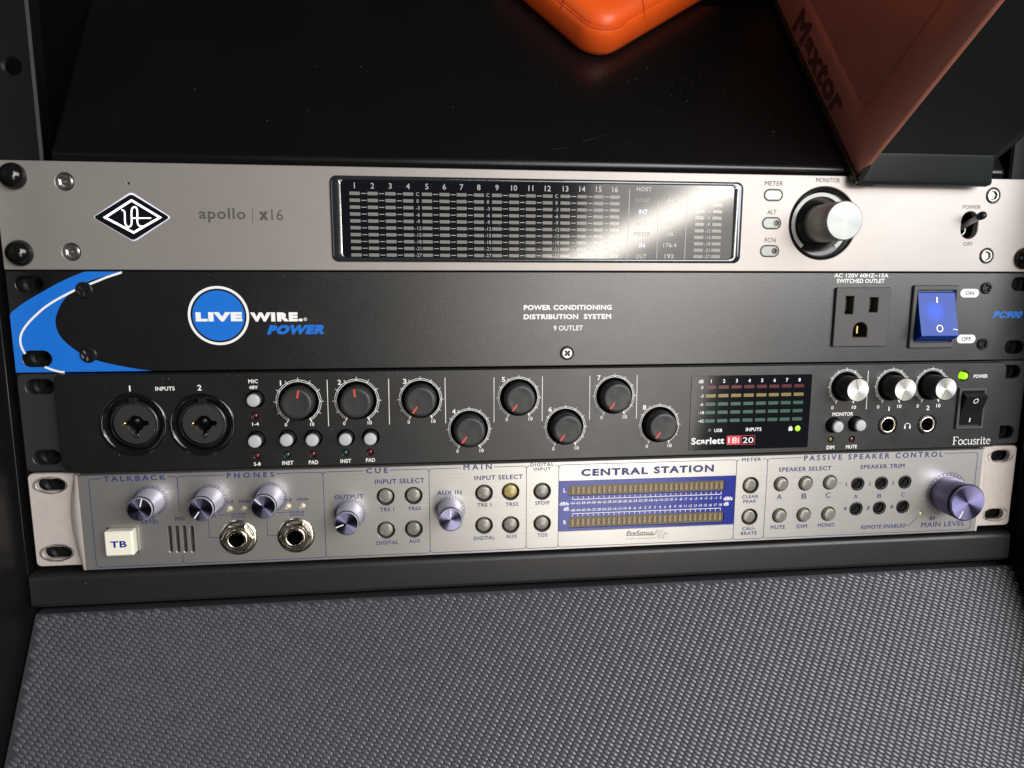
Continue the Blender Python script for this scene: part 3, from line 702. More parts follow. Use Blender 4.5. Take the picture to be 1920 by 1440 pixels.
for c in xl:
    m=MB(); m.lathe((*c,0),[(11.6,-1),(11.8,3.2),(12.4,4.0),(13.2,4.5),(13.9,4.4),(14.3,ZB+.01)],56); j=m.build('combo_socket','dome_black',sc)
    ix_,iy_=c[0]+.9,c[1]+.3
    m=MB(); m.lathe((*c,0),[(10.2,-1.2),(11.0,-1.0),(12.0,-1.1)],48); m.lathe((*c,0),[(9.4,2.6),(10.2,2.5),(10.25,-1)],48)
    m.build('socket_ring','rocker_black',j)
    def keyhole():
        P=circ(c[0],c[1],3.5,36); out=[]
        for x,y in P:
            a=math.degrees(math.atan2(y-c[1],x-c[0]))%360; r=3.5
            for ac,wid,L in ((0,17,5.6),(180,14,5.4),(270,15,5.4)):
                dd=abs((a-ac+180)%360-180)
                if dd<wid: r=L-(dd/wid)**2*1.2
            out.append((c[0]+r*math.cos(R_(a)),c[1]+r*math.sin(R_(a))))
        return out
    m=MB(); m.plate(circ(*c,9.4,48),[keyhole()],-4,1.6,.3); fz=m.build('socket_face','socket_grey',j)
    m=MB(); m.lathe((c[0]-5.0,c[1],0),[(0,1.1),(.7,.9),(.9,0)],12); m.build('contact_pin','brass',j)
    m=MB(); m.lathe((c[0]-.3,c[1]+.8,0),[(0,-.2),(1.0,-.5),(1.6,-1.4),(1.7,-4)],16); m.build('spring_ball','rocker_black',j)
    m=MB(); m.lathe((c[0],c[1]-5.4,0),[(.8,1.8),(1.25,1.75),(1.3,1.5)],14); m.build('latch_pin','dome_black',j)
    m=MB(); m.box(c[0]-1.6,c[1]+9.2,1,c[0]+1.8,c[1]+12.0,3.4,.4); m.build('release_tab','rocker_black',j)
T(sc,'E','1',815,162,9,36,'print_white',ZB,.02); T(sc,'E','INPUTS',1036,163,122,25,'print_white',ZB,.02); T(sc,'E','2',1252,157,27,36,'print_white',ZB,.02)
T(sc,'E','MIC',1589,117,60,24,'print_white',ZB,.02); T(sc,'E','48V',1591,155,56,23,'print_white',ZB,.02)
T(sc,'E','1-4',1604,385,42,21,'print_white',ZB,.02); T(sc,'E','5-8',1615,636,42,22,'print_white',ZB,.02)
for t,x,y,w in (('INST',334,629,70),('PAD',495,625,59),('INST',698,617,67),('PAD',853,611,57)): T(sc,'F',t,x,y,w,24,'print_white',ZB,.02)
m=MB(); m.lathe((0,0,0),[(0,8.9),(2.2,8.88),(2.5,8.78),(2.8,8.4),(2.9,7.9),(2.9,2.2),(2.9,-1)],28); me=m.mesh('push_button','button_grey')
m=MB(); m.lathe((0,0,0),[(2.97,7.6),(3.05,7.4),(3.2,1.0),(3.2,-1)],28); mc_=m.mesh('button_collar','rubber_black')
for c in btn:
    b=inst(me,'push_button',sc,(*c,0)); inst(mc_,'button_collar',b,(*c,0))
ml_={}
for f,x,y,k in led:
    if k not in ml_: m=MB(); m.lathe((0,0,0),[(0,.35),(.6,.3),(1.05,0),(1.2,-.5)],14); ml_[k]=m.mesh('led',k)
    inst(ml_[k],'led',sc,(*M(f,x,y,ZB),ZB-.25))
m=MB(); m.lathe((0,0,0),[(0,1.7),(.9,1.55),(1.55,1.0),(1.8,.1),(1.85,-3)],20); inst(m.mesh('led','led_lit'),'power_led',sc,(*pw,ZB))
# black gain knobs
m=MB(); m.lathe((0,0,0),[(0,10.5),(3,10.4),(5.2,10.55),(6.3,10.6),(6.9,10.2),(7.05,9.4),(7.4,2),(7.4,-2)],48); me=m.mesh('gain_knob','rubber_black')
m=MB(); m.line([(0,2.7),(0,6.3)],.85,10.72); mk=m.mesh('pointer_line','red_mark')
marks=[-13,8,148,143,145,147,145,145]
marks=[-12,4,146,143,144,146,145,145]
for c,a in zip(kc,marks):
    k=inst(me,'gain_knob',sc,(*c,0)); inst(mk,'pointer_line',k,(*c,0),R_(a))
def kscale(par,c,r0,r1,rt,z,mt):
    m=MB()
    for i in range(10):
        a0=240-30*i-2.2; a1=a0-30+4.4
        m.line(arc(*c,r1,a0,a1,6),.22,z); m.line(arc(*c,r0,a0,a1,6),.22,z)
        m.line([(c[0]+r0*math.cos(R_(a0)),c[1]+r0*math.sin(R_(a0))),(c[0]+r1*math.cos(R_(a0)),c[1]+r1*math.sin(R_(a0)))],.2,z+.01)
        m.line([(c[0]+r0*math.cos(R_(a1)),c[1]+r0*math.sin(R_(a1))),(c[0]+r1*math.cos(R_(a1)),c[1]+r1*math.sin(R_(a1)))],.2,z+.01)
    for i in range(11):
        a=R_(240-30*i); ra=r0 if 0<i<10 else r0-.2; m.line([(c[0]+ra*math.cos(a),c[1]+ra*math.sin(a)),(c[0]+rt*math.cos(a),c[1]+rt*math.sin(a))],.24 if 0<i<10 else .45,z+.02)
    m.build('knob_scale',mt,par)
for i,c in enumerate(kc): kscale(sc,c,9.15 if i<2 else 9.0,9.9 if i<2 else 9.7,11.0 if i<2 else 10.6,ZB+ZP,'print_white')
for c in sk: kscale(sc,c,8.0,8.7,9.6,ZB+ZP,'print_white')
for f,t,x,y in (('F','1',288,128),('F','2',657,123),('F','3',1067,117),('F','4',1376,306),('G','5',147,105),('G','6',441,293),('G','7',747,95),('G','8',1033,281)):
    T(sc,f,t,x,y,8 if t=='1' else 22,31,'print_white',ZB,.015)
for f,x,y,x2,y2 in (('F',322,389,487,386),('F',688,381,848,377),('F',1093,372,1248,367),('F',1399,555,1550,551),('G',168,356,317,352),('G',460,540,607,535),('G',763,344,909,340),('G',1047,524,1190,520),('H',538,383,673,380),('H',825,378,958,374),('H',1073,372,1203,370)):
    T(sc,f,'0',x,y,15,22,'print_white',ZB,.015); T(sc,f,'10',x2,y2,26,22,'print_white',ZB,.015)
m=MB()
for f,a,b in (('F',(580,108),(590,398)),('F',(966,101),(972,388)),('F',(1320,94),(1325,380)),('F',(1628,92),(1628,374)),('G',(392,86),(390,367)),('G',(690,81),(687,357)),('G',(987,78),(981,352)),('H',(764,150),(750,393))):
    m=MB(); m.line([M(f,*a,ZB),M(f,*b,ZB)],.3,ZB+ZP); m.build('divider_line','print_white',sc)
# level display
m=MB(); m.plate(rrect(*q0,.5,2),[],ZB-.5,ZB+.25,.1); ld=m.build('level_display','gloss_black',sc)
ZD=ZB+.25
px=[M('p',x,740,ZD)[0] for x in (1332.6,1356.4,1380.2,1404,1427.6,1450.9,1474,1497.4)]
py=[(M('p',1332,a,ZD)[1]+M('p',1498,b,ZD)[1])/2 for a,b in ((725.7,723.8),(742.1,739.2),(757.7,754.6),(773.2,770),(788.4,786))]
w,h=wh('p',1415,755,18.6,5.9,ZD)
for y,k in zip(py,('seg_red','seg_yellow','seg_green','seg_green','seg_green')):
    m=MB(); m.plate(rrect(-w/2,-h/2,w/2,h/2,.1,1),[],0,.05,0); me=m.mesh('level_segment',k)
    for x in px: inst(me,'level_segment',ld,(x,y,ZD))
for i,x in enumerate(px):
    m=MB(); put(m,str(i+1),x,(M('p',1334,714,ZD)[1]+M('p',1498,712.6,ZD)[1])/2,None,1.75,ZD+.05,.02); m.build('channel_number','print_white',ld)
m=MB()
for t,y in zip(('0','-3','-6','-18','-42'),py): put(m,t,M('p',1315.5,755,ZD)[0],y,None,1.5,ZD+.05,.015)
m.build('scale_numbers','print_white',ld)
T(ld,'G','dB',1388,118,30,22,'print_white',ZD,.02,dz=.05); T(ld,'G','USB',1495,425,50,21,'print_white',ZD,.02,dz=.05); T(ld,'p','INPUTS',1413,805,29,6.6,'print_white',ZD,.02,dz=.05)
m=MB(); m.fill(circ(*M('G',1441,424,ZD),.75,12),ZD+.05); m.build('usb_lamp','print_faint',ld)
x,y=M('H',275,516,ZD); m=MB(); m.box(x-1,y-.9,ZD,x+1,y+.6,ZD+.05); m.line(arc(x,y+.6,.62,0,180,8),.35,ZD+.06); m.build('lock_symbol','print_white',ld)
m=MB(); m.lathe((*M('H',320,513,ZD),ZD),[(0,.4),(.9,.3),(1.4,.0)],16); m.build('lock_led','led_lit',ld)
T(ld,'G','Scarlett',1430,491,206,42,'print_white',ZD,.03,dz=.05)
c=M('G',1592,487,ZD); w,h=wh('G',1592,487,86,57,ZD); m=MB(); m.fill(rrect(c[0]-w/2,c[1]-h/2,c[0]+w/2,c[1]+h/2,.3,2),ZD+.05); m.build('model_box','scarlet',ld)
T(ld,'G','18i',1592,487,66,36,'print_white',ZD,0,dz=.1)
c=M('G',1682,485,ZD); w,h=wh('G',1682,485,84,55,ZD); m=MB(); m.line(rrect(c[0]-w/2,c[1]-h/2,c[0]+w/2,c[1]+h/2,.3,2),.22,ZD+.05,True); m.build('model_box','scarlet',ld)
T(ld,'G','20',1682,486,68,36,'print_white',ZD,0,dz=.1)
# silver knobs
for c,a in zip(sk,(105,-105,-110)):
    k=knob(sc,c,5.75,14.2,'knob_silver','knob_side_dark',-1,mark=a,rin=.0 if a>0 else .1,mw=.28,markmat='outlet_black',cham=.35)
T(sc,'H','MONITOR',603,423,130,23,'print_white',ZB,.02); T(sc,'H','DIM',525,632,48,23,'print_white',ZB,.02); T(sc,'H','MUTE',657,628,69,22,'print_white',ZB,.02)
T(sc,'H','1',893,390,7,27,'print_white',ZB,.02); T(sc,'H','2',1137,384,20,28,'print_white',ZB,.02); T(sc,'H','POWER',1469,185,88,22,'print_white',ZB,.02)
for c in jk:
    m=MB(); m.lathe((*c,0),[(2.9,-3),(3.0,ZB+.1),(3.3,ZB+.5),(3.9,ZB+.55),(4.15,ZB+.2),(4.2,1)],40); j=m.build('headphone_jack','nickel',sc)
    m=MB(); m.lathe((*c,0),[(2.86,ZB-.2),(2.85,-3)],24); m.lathe((*c,0),[(0,-2),(3,-2)],16); m.build('jack_bore','void_black',j)
    m=MB(); m.lathe((*c,0),[(4.2,ZB-.1),(4.9,ZB-.3),(4.95,1)],32); m.build('jack_collar','rocker_black',j)
x,y=M('H',1009,496,ZB); m=MB(); m.line(arc(x,y-.3,1.55,-10,190,16),.3,ZB+ZP); m.fill(slot(x-1.35,y-.8,.8,1.6),ZB+ZP+.02); m.fill(slot(x+1.35,y-.8,.8,1.6),ZB+ZP+.02); m.build('headphone_symbol','print_white',sc)
# black rocker
x0=(pf_[0][0]+pf_[3][0])/2;x1=(pf_[1][0]+pf_[2][0])/2;y1=(pf_[0][1]+pf_[1][1])/2;y0=(pf_[2][1]+pf_[3][1])/2
a0,a1,b0,b1=x0+1.7,x1-1.5,y0+1.6,y1-1.7
m=MB(); m.plate(rrect(x0,y0,x1,y1,.7,3),[rrect(a0,b0,a1,b1,.2,2)],ZB,ZB+1.2,.35); rf2=m.build('switch_frame','outlet_black',sc)
H=[(b1-.2,ZB-1),(b1-.25,ZB+.2),(b1-2.4,ZB+4.2),(b0+(b1-b0)*.45,ZB+1.6),(b0+.6,ZB+.5),(b0+.2,ZB-1)]
xa,xb=a0+.2,a1-.2; n=len(H); mm_=MB()
mm_.add([(xa,y,z) for y,z in H]+[(xb,y,z) for y,z in H],[(i,i+1,n+i+1,n+i) for i in range(n-1)])
mm_.add([(xa,y,z) for y,z in H],[tuple(range(n))]); mm_.add([(xb,y,z) for y,z in H],[tuple(range(n))[::-1]])
rk2=mm_.build('rocker','rocker_black',rf2); bb=rk2.modifiers.new('b','BEVEL'); bb.width=.00025; bb.segments=2
rk_=rk2; ix=(xa+xb)/2
face_mark(arc(ix+.05,b1-4.8,1.15,0,360,18),.4,'off_mark','print_white'); face_mark([(ix-.2,b0+4.2),(ix-.2,b0+3.2),(ix-.2,b0+2.0)],.5,'on_mark','print_white')
# serif maker's name, drawn stroke by stroke
cx,cy=M('H',1411,588,ZB); ww,hh=wh('H',1411,588,236,50,ZB)
G={'F':(.56,[([(.14,0),(.14,1)],.13),([(.02,.97),(.54,.97)],.06),([(.14,.52),(.42,.52)],.06),([(.02,.02),(.28,.02)],.05),([(.52,.97),(.53,.80)],.06)]),
'o':(.5,[(arc(.25,.32,.2,60,300,14,.3),.1),(arc(.25,.32,.2,-60,60,8,.3),.1)]),
'c':(.42,[(arc(.25,.32,.2,45,315,16,.3),.09)]),
'u':(.54,[([(.10,.62),(.10,.15),(.16,.04),(.25,.03),(.38,.14)],.09),([(.42,.62),(.42,0)],.11),([(.0,.61),(.12,.61)],.05),([(.32,.61),(.44,.61)],.05),([(.42,.02),(.52,.02)],.05)]),
's':(.38,[(spl([(.32,.5),(.28,.6),(.17,.63),(.07,.56),(.08,.43),(.19,.34),(.31,.24),(.31,.1),(.19,.01),(.07,.04),(.03,.15)],3),.08)]),
'r':(.36,[([(.1,.62),(.1,0)],.11),([(.0,.61),(.1,.61)],.05),([(.0,.02),(.22,.02)],.05),(spl([(.12,.45),(.2,.58),(.32,.6)],3),.09)]),
'i':(.26,[([(.12,.62),(.12,0)],.11),([(.02,.61),(.12,.61)],.05),([(.01,.02),(.24,.02)],.05),(arc(.12,.84,.03,0,360,8),.08)]),
't':(.32,[([(.12,.82),(.12,.12),(.18,.02),(.3,.06)],.1),([(.0,.61),(.28,.61)],.06)]),
'e':(.44,[(arc(.24,.32,.19,10,315,16,.3),.09),([(.06,.36),(.43,.36)],.05)])}
tot=sum(G[ch][0] for ch in 'Focusrite'); m=MB(); X=0
for ch in 'Focusrite':
    for k,(pts,w_) in enumerate(G[ch][1]):
        P=[(cx-ww/2+(X+a)*ww/tot,cy-hh/2+b*hh) for a,b in pts]
        m.line(P,w_*hh*.9,ZB+ZP+.01*k)
    X+=G[ch][0]
m.build('lettering','print_white',sc)
# ================================================================= rack unit 4 (bottom): monitor controller
ZC=6.0
ps=root('monitor_controller','brushed silver monitor controller, lowest in the rack, with blue meter panel and violet knobs','monitor controller',(0,0,0))
for xa_,xb_,hh_ in ((0,25,ear_slots(9.3,0,12.2,5.8)),(457,482.6,ear_slots(473.6,0,10.8,5.8))):
    m=MB(); m.plate(rrect(xa_,.2,xb_,43.5,2.2,4),hh_,-2.6,0,.35); m.build('ear_plate','ear_alu',ps)
# curved end cheeks between ears and panel
px0=(M('E',492,800,ZC)[0]+M('E',530,1200,ZC)[0])/2; px1=(M('H',1476,700,ZC)[0]+M('H',1446,1100,ZC)[0])/2
for side in (0,1):
    xs=px0 if side==0 else px1; d=-1 if side==0 else 1; n=12; vs=[];fs=[]
    rows=[(0,ZC-.15),(1.2,ZC-.2),(2.6,ZC-.9),(4.4,ZC*.62),(6.4,.9),(6.9,.05)]
    for j in range(n+1):
        t=j/n; y=.0+43.7*t; bow=(1-(2*t-1)**2)
        for o,z in rows: vs.append((xs+d*(o*(.45+.55*bow)+.25*(o>0)),y,z))
    k=len(rows)
    for j in range(n):
        for i in range(k-1):
            q=(j*k+i,j*k+i+1,(j+1)*k+i+1,(j+1)*k+i); fs.append(q if side==1 else q[::-1])
    m=MB(); m.add(vs,fs,True)
    for j in (0,n): m.add([vs[j*k+i] for i in range(k)]+[(xs,vs[j*k][1],0)],[tuple(range(k+1)) if (j==0)==(side==1) else tuple(range(k,-1,-1))])
    m.build('end_cheek','ear_alu',ps)
kn=[M('E',944,868,ZC),M('E',1318,860,ZC),M('F',222,846,ZC),M('F',722,948,ZC),M('F',1350,926,ZC)]
mk_=M('H',1257,926,ZC)
hb=[('F',947,842),('F',1122,835),('F',950,1052),('F',1124,1045),('F',1565,820),('F',1565,1022),('G',192,810),('G',192,1018),('G',390,808),('G',390,1010),('G',1699,770),('G',1692,968)]
hs_=[('H',215,862),('H',370,858),('H',523,852),('H',205,1060),('H',357,1055),('H',512,1049)]
ht=[('H',697,862),('H',846,857),('H',993,850),('H',687,1018),('H',833,1012),('H',980,1005)]
jk=[M('p',447,1008,ZC),M('F',385,1085,ZC)]
tb=M('E',768,1118,ZC)
vsl=[M('E',x+1,1108,ZC) for x in (1068,1114,1160,1207)]
bar=[]
for q in (((553,768),(1537,741),(1537,806),(555,836)),((555,968),(1530,937),(1530,1003),(555,1038))):
    P=[M('G',*a,ZC) for a in q]; bar.append(((P[0][0]+P[3][0])/2,(P[2][1]+P[3][1])/2,(P[1][0]+P[2][0])/2,(P[0][1]+P[1][1])/2))
holes=[circ(*M(*h,ZC),4.15,28) for h in hb]+[circ(*M(*h,ZC),3.75,28) for h in hs_]+[circ(*M(*h,ZC),3.5,28) for h in ht]
holes+=[circ(*j,5.6,28) for j in jk]+[rrect(tb[0]-6.6,tb[1]-6.3,tb[0]+6.6,tb[1]+6.3,.6,2)]+[slot(x,y,1.5,12.6) for x,y in vsl]
cream=[('E',1443,917),('E',1533,915),('F',337,902),('F',428,899)]
holes+=[circ(*M(*q,ZC),1.35,14) for q in cream]+[circ(*M('H',1090,1047,ZC),1.35,14)]
bp=[M('G',495,742,ZC),M('G',1603,713,ZC),M('G',1590,1019,ZC),M('G',495,1054,ZC)]
bx=((bp[0][0]+bp[3][0])/2,(bp[2][1]+bp[3][1])/2,(bp[1][0]+bp[2][0])/2,(bp[0][1]+bp[1][1])/2)
holes+=[rrect(bx[0],bx[1],bx[2],bx[3],.3,2)]
m=MB(); m.plate(rrect(px0,0,px1,43.7,.3,2),holes,-1,ZC,.2); m.build('front_panel','brushed_alu',ps)
m=MB(); m.box(26,.6,-60,457,43,-8.5); m.box(22,1,-3.2,462,42.8,-1.4); m.build('chassis','void_black',ps)
# section frames
ytf=(M('E',600,731,ZC)[1]+M('H',1300,667,ZC)[1])/2; ybf=(M('E',800,1262,ZC)[1]+M('H',1200,1167,ZC)[1])/2
bxs=[(M('E',558,760,ZC)[0]+M('E',602,1230,ZC)[0])/2,(M('E',1115,760,ZC)[0]+M('E',1148,1225,ZC)[0])/2,(M('F',557,720,ZC)[0]+M('F',571,1180,ZC)[0])/2,(M('F',1221,700,ZC)[0]+M('F',1226,1150,ZC)[0])/2,
M('G',291,850,ZC)[0],M('G',493,850,ZC)[0],(M('G',1609,650,ZC)[0]+M('G',1592,1060,ZC)[0])/2,(M('H',131,740,ZC)[0]+M('H',107,1150,ZC)[0])/2,(M('H',1447,700,ZC)[0]+M('H',1405,1110,ZC)[0])/2]
ti=[('E','TALKBACK',845,725,392,35),('p','PHONES',469.5,890.5,89,10),('F','CUE',893,677,136,34),('F','MAIN',1525,655,178,33),('G','DIGITAL',390,640,146,21),None,('p','METER',1409,861.5,36,6.2),('H','PASSIVE SPEAKER CONTROL',796,687,870,34)]
m=MB(); r=1.4; zl=ZC+ZP; lw_=.27
for i in range(8):
    xa,xb=bxs[i],bxs[i+1]
    for (cx,cy,a0,a1) in ((xa+r,ytf-r,180,90),(xb-r,ytf-r,0,90),(xa+r,ybf+r,180,270),(xb-r,ybf+r,0,-90)): m.line(arc(cx,cy,r,a0,a1,5),lw_,zl+.01)
    m.line([(xa+r,ybf),(xb-r,ybf)],lw_,zl)
    if ti[i]:
        f,t,x,y,w,h=ti[i]; ca=M(f,x-w/2,y,ZC)[0]-1; cb=M(f,x+w/2,y,ZC)[0]+1
        m.line([(xa+r,ytf),(ca,ytf)],lw_,zl); m.line([(cb,ytf),(xb-r,ytf)],lw_,zl)
        cy=M(f,x,y,ZC)[1]; cyy=cy
        mm=MB(); w2=cb-ca-2; hh=wh(f,x,y,w,h,ZC)[1]
        put(mm,t,(ca+cb)/2,cyy,w2,hh,ZC+ZP,.024,0,{'TALKBACK':1.35,'PHONES':1.6,'CUE':1.5,'MAIN':1.5,'DIGITAL':1.2,'METER':1.2}.get(t,1.45)); mm.build('lettering','print_navy',ps)
    else: m.line([(xa+r,ytf),(xb-r,ytf)],lw_,zl)
for i,x in enumerate(bxs):
    if i==1: m.line([(x,ytf-r),(x,M('E',1130,935,ZC)[1])],lw_,zl); m.line([(x,ybf+r),(x,M('E',1148,1205,ZC)[1])],lw_,zl)
    else: m.line([(x,ybf+r),(x,ytf-r)],lw_,zl)
m.line(ml('E',((1308,990),(1315,1098),(1385,1100)),ZC),.25,zl+.02); m.line(ml('E',((1676,990),(1680,1083),(1741,1083)),ZC),.25,zl+.02)
m.line(ml('E',((1368,957),(1435,955)),ZC),.25,zl+.02); m.line(ml('F',((262,942),(328,940)),ZC),.25,zl+.02)
m.line(ml('H',((1002,1120),(1020,1120),(1070,1073)),ZC),.22,zl+.02)
m.line(ml('H',((575,856),(600,856)),ZC),.22,zl+.02)
m.build('section_lines','print_navy',ps).__setitem__('kind','stuff')
def t(f,s_,x,y,w,h,b=.022,sp=1.08,sh=0): return T(ps,f,s_,x,y,w,h,'print_navy',ZC,b,sh,sp)
t('G','INPUT',391,667,108,20,sp=1.2)
t('F','INPUT SELECT',1036,743,312,30); t('p','INPUT SELECT',935,895,91,8.6); t('F','OUTPUT',717,842,182,28); t('F','AUX IN',1347,816,155,28)
t('E','MIC',945,974,70,25,sh=.15); t('E','LEVEL',942,1000,112,22,sh=.25); t('E','MIC',1130,978,67,25)
t('E','LEVEL',1322,962,80,18,sh=.25); t('F','LEVEL',215,945,80,18,sh=.25)
for f,s_,x,y,w in (('E','CUE',1443,874,46),('E','MAIN',1536,870,68),('F','CUE',335,861,46),('F','MAIN',427,857,70)): t(f,s_,x,y,w,18)
for f,x,y in (('E',1494,952),('F',389,938)): t(f,'SOURCE',x,y-1,96,14)
for f,x,y in (('E',1497,970),('F',392,955)): t(f,'(PUSH)',x,y+1,86,16)
for f,s_,x,y,w in (('F','TRS 1',957,921,90),('F','TRS2',1128,915,80),('F','DIGITAL',960,1130,137),('F','AUX',1130,1119,72),('F','TRS 1',1567,893,88),('F','DIGITAL',1567,1100,133),('G','TRS2',200,888,79),('G','AUX',198,1090,70),('G','SPDIF',392,880,92),('G','TOS',391,1082,62)): t(f,s_,x,y,w,23)
for s_,x,y,w in (('CLEAR',1406.5,931,31),('PEAK',1406,940,25),('CALI-',1404,990.7,25),('BRATE',1404,999.6,30)): t('p',s_,x,y,w,6.2)
t('H','SPEAKER SELECT',367,767,330,27); t('H','SPEAKER TRIM',853,751,277,26)
for s_,x,y in (('A',205,942),('B',360,938),('C',511,932)): t('H',s_,x,y,32,33,.012)
for s_,x,y,w in (('MUTE',195,1133,90),('DIM',347,1127,64),('MONO',498,1119,103)): t('H',s_,x,y,w,24)
for x,y in ((627,862),(775,858),(921,853)): t('H','L',x,y,15,24,sh=.25)
for x,y in ((618,1017),(763,1012),(911,1005)): t('H','R',x,y,20,23,sh=.25)
for s_,x,y in (('A',685,940),('B',833,936),('C',982,928)): t('H',s_,x,y,25,25,.01)
t('H','REMOTE ENABLED',859,1128,280,24,sh=.1); t('H','-80',1160,1076,45,24); t('H','MAIN LEVEL',1233,1113,272,31,.01)
# blue meter panel
ZM=ZC-.12
bh=[rrect(b[0],b[1],b[2],b[3],.8,3) for b in bar]
m=MB(); m.plate(rrect(bx[0]+.02,bx[1]+.02,bx[2]-.02,bx[3]-.02,.3,2),bh,ZC-3,ZM,.05); mp_=m.build('meter_panel','disp_blue',ps)
T(ps,'G','CENTRAL',846,684,420,46,'print_navy',ZC,.05,0,1.1); T(ps,'G','STATION',1281,668,376,46,'print_navy',ZC,.05,0,1.1)
w,h=wh('T',950,300,30,75,ZC)
for bi,b in enumerate(bar):
    m=MB(); m.plate(rrect(b[0]+.02,b[1]+.02,b[2]-.02,b[3]-.02,.8,3),[],ZC-2,ZM-.45,.1); wd=m.build('meter_bar','meter_brown',mp_)
    xs0=M('G',583,800,ZC)[0]; xs1=M('G',1516,775,ZC)[0]; cy=(b[1]+b[3])/2
    m=MB(); m.plate(slot(0,0,w,h,3),[],-.1,.35,.25); me=m.mesh('meter_segment','seg_brown')
    for k in range(30): inst(me,'meter_segment',wd,(xs0+(xs1-xs0)*k/29,cy,ZM-.45))
    m=MB(); yl=b[1]-1.75 if bi==0 else b[3]+1.75; ye=b[1]-.35 if bi==0 else b[3]+.35
    m.line([(xs0-.14,yl),(xs1+.14,yl)],.28,ZM+.05)
    for k in range(30): x=xs0+(xs1-xs0)*k/29; m.line([(x,yl),(x,ye)],.24,ZM+.06)
    m.build('meter_scale','print_white',mp_)
    nums=[-66,-62,-58,-54,-50,-46,-42,-38,-34,-30,-28,-26,-24,-22,-20,-18,-16,-14,-12,-10,-9,-8,-7,-6,-5,-4,-3,-2,-1,0] if bi==0 else [-48,-44,-40,-36,-32,-28,-24,-20,-16,-12,-10,-8,-6,-4,-2,0,2,4,6,8,9,10,11,12,13,14,15,16,17,18]
    m=MB(); yn=yl-1.75 if bi==0 else yl+1.75
    for k,v in enumerate(nums): put(m,str(v),xs0+(xs1-xs0)*k/29-.1,yn,None,1.3,ZM+.05,.01,.12)
    m.build('scale_numbers','print_white',mp_)
    T(mp_,'G','LR'[bi],532,802+200*bi,16,26,'print_white',ZM,.03,dz=.05)
for s_,x,y,w in (('dBfs',528,885,58),('dB',541,918,34),('dBfs',1557,852,56),('dB',1545,886,32)): T(mp_,'G',s_,x,y,w,23,'print_white',ZM,.03,dz=.05)
T(ps,'T','PreSonus',853,742,270,50,'print_grey',ZC,.005,.2)
m=MB(); m.line(ml('T',((716,767),(1000,762),(1022,712),(1038,798),(1050,708),(1064,803),(1076,705),(1088,800),(1096,742),(1112,738),(1128,760)),ZC),.26,zl); m.build('waveform_line','print_grey',ps)
T(ps,'T','(audio electronics)',862,797,292,17,'print_grey',ZC,0,0,1.2)
# smoke buttons in their wells
m=MB(); m.lathe((0,0,0),[(0,ZC-.3),(2.5,ZC-.3),(2.9,ZC-.42),(3.25,ZC-.9),(3.35,-1)],24); mbt=m.mesh('push_button','button_smoke'); mby=m.mesh('push_button','button_yellow')
m=MB(); m.lathe((0,0,0),[(4.12,ZC-.5),(4.0,ZC-1.6),(3.7,ZC-2.6),(3.5,-1.2)],28); mwl=m.mesh('button_well','well_grey')
for q in hb:
    c=M(*q,ZC); b=inst(mby if q==('G',192,810) else mbt,'push_button',ps,(*c,0))
    if q==('G',192,810): b['label']='yellowed push button'
    inst(mwl,'button_well',b,(*c,0))
m=MB(); m.lathe((0,0,0),[(0,ZC+1.5),(2.3,ZC+1.48),(2.8,ZC+1.3),(3.15,ZC+.7),(3.25,-1)],24); mb2=m.mesh('push_button','button_smoke')
for q in hs_: inst(mb2,'push_button',ps,(*M(*q,ZC),0))
m=MB(); m.plate(circ(0,0,2.6,28),[rrect(-2.0,-.3,2.0,.3,.1,1)],0,3.4,.3); m.fill(circ(0,0,2.4,16),2.6); mt1=m.mesh('trim_pot','rocker_black')
m=MB(); m.lathe((0,0,0),[(2.7,ZC-.3),(3.3,ZC-.1),(3.45,ZC-.6),(3.45,0)],28); mt2=m.mesh('trim_collar','rocker_black')
for q,a in zip(ht,(.75,.7,.9,.6,1.0,.8)):
    c=M(*q,ZC); b=inst(mt1,'trim_pot',ps,(*c,1.5),a); o=inst(mt2,'trim_collar',b,(*c,0)); o.location=(0,0,-.0015)
m=MB(); m.lathe((0,0,0),[(0,.5),(.7,.4),(1.2,0),(1.3,-.5)],14); me=m.mesh('led','led_cream')
for q in cream+[('H',1090,1047)]: inst(me,'led',ps,(*M(*q,ZC),ZC-.1))
# talkback button
m=MB(); m.plate(rrect(tb[0]-6.0,tb[1]-5.7,tb[0]+6.0,tb[1]+5.7,.7,3),[],0,ZC+4.0,.7); bt=m.build('talkback_button','ivory',ps)
m=MB(); put(m,'TB',tb[0],tb[1]-.1,6.9,3.0,ZC+4.06,.03); m.build('lettering','disp_blue',bt)
# jacks
for c in jk:
    m=MB(); m.lathe((*c,0),[(3.3,-4),(3.35,ZC+3.0),(3.6,ZC+3.3),(4.6,ZC+3.3),(4.9,ZC+2.9),(5.0,ZC+2.2),(5.2,ZC+2.0),(5.3,ZC+1.0)],40); j=m.build('headphone_jack','nickel',ps)
    m=MB(); m.plate(circ(*c,7.2,6),[circ(*c,5.25,24)],ZC+.3,ZC+2.3,.5); m.build('hex_nut','nickel',j)
    m=MB(); m.lathe((*c,0),[(7.0,ZC+.5),(8.0,ZC+.45),(8.4,ZC+.05)],40); m.build('washer','nickel',j)
    m=MB(); m.lathe((*c,0),[(3.22,ZC+2.2),(3.2,-3)],24); m.lathe((*c,0),[(0,-2),(3.4,-2)],20); m.build('jack_bore','void_black',j)
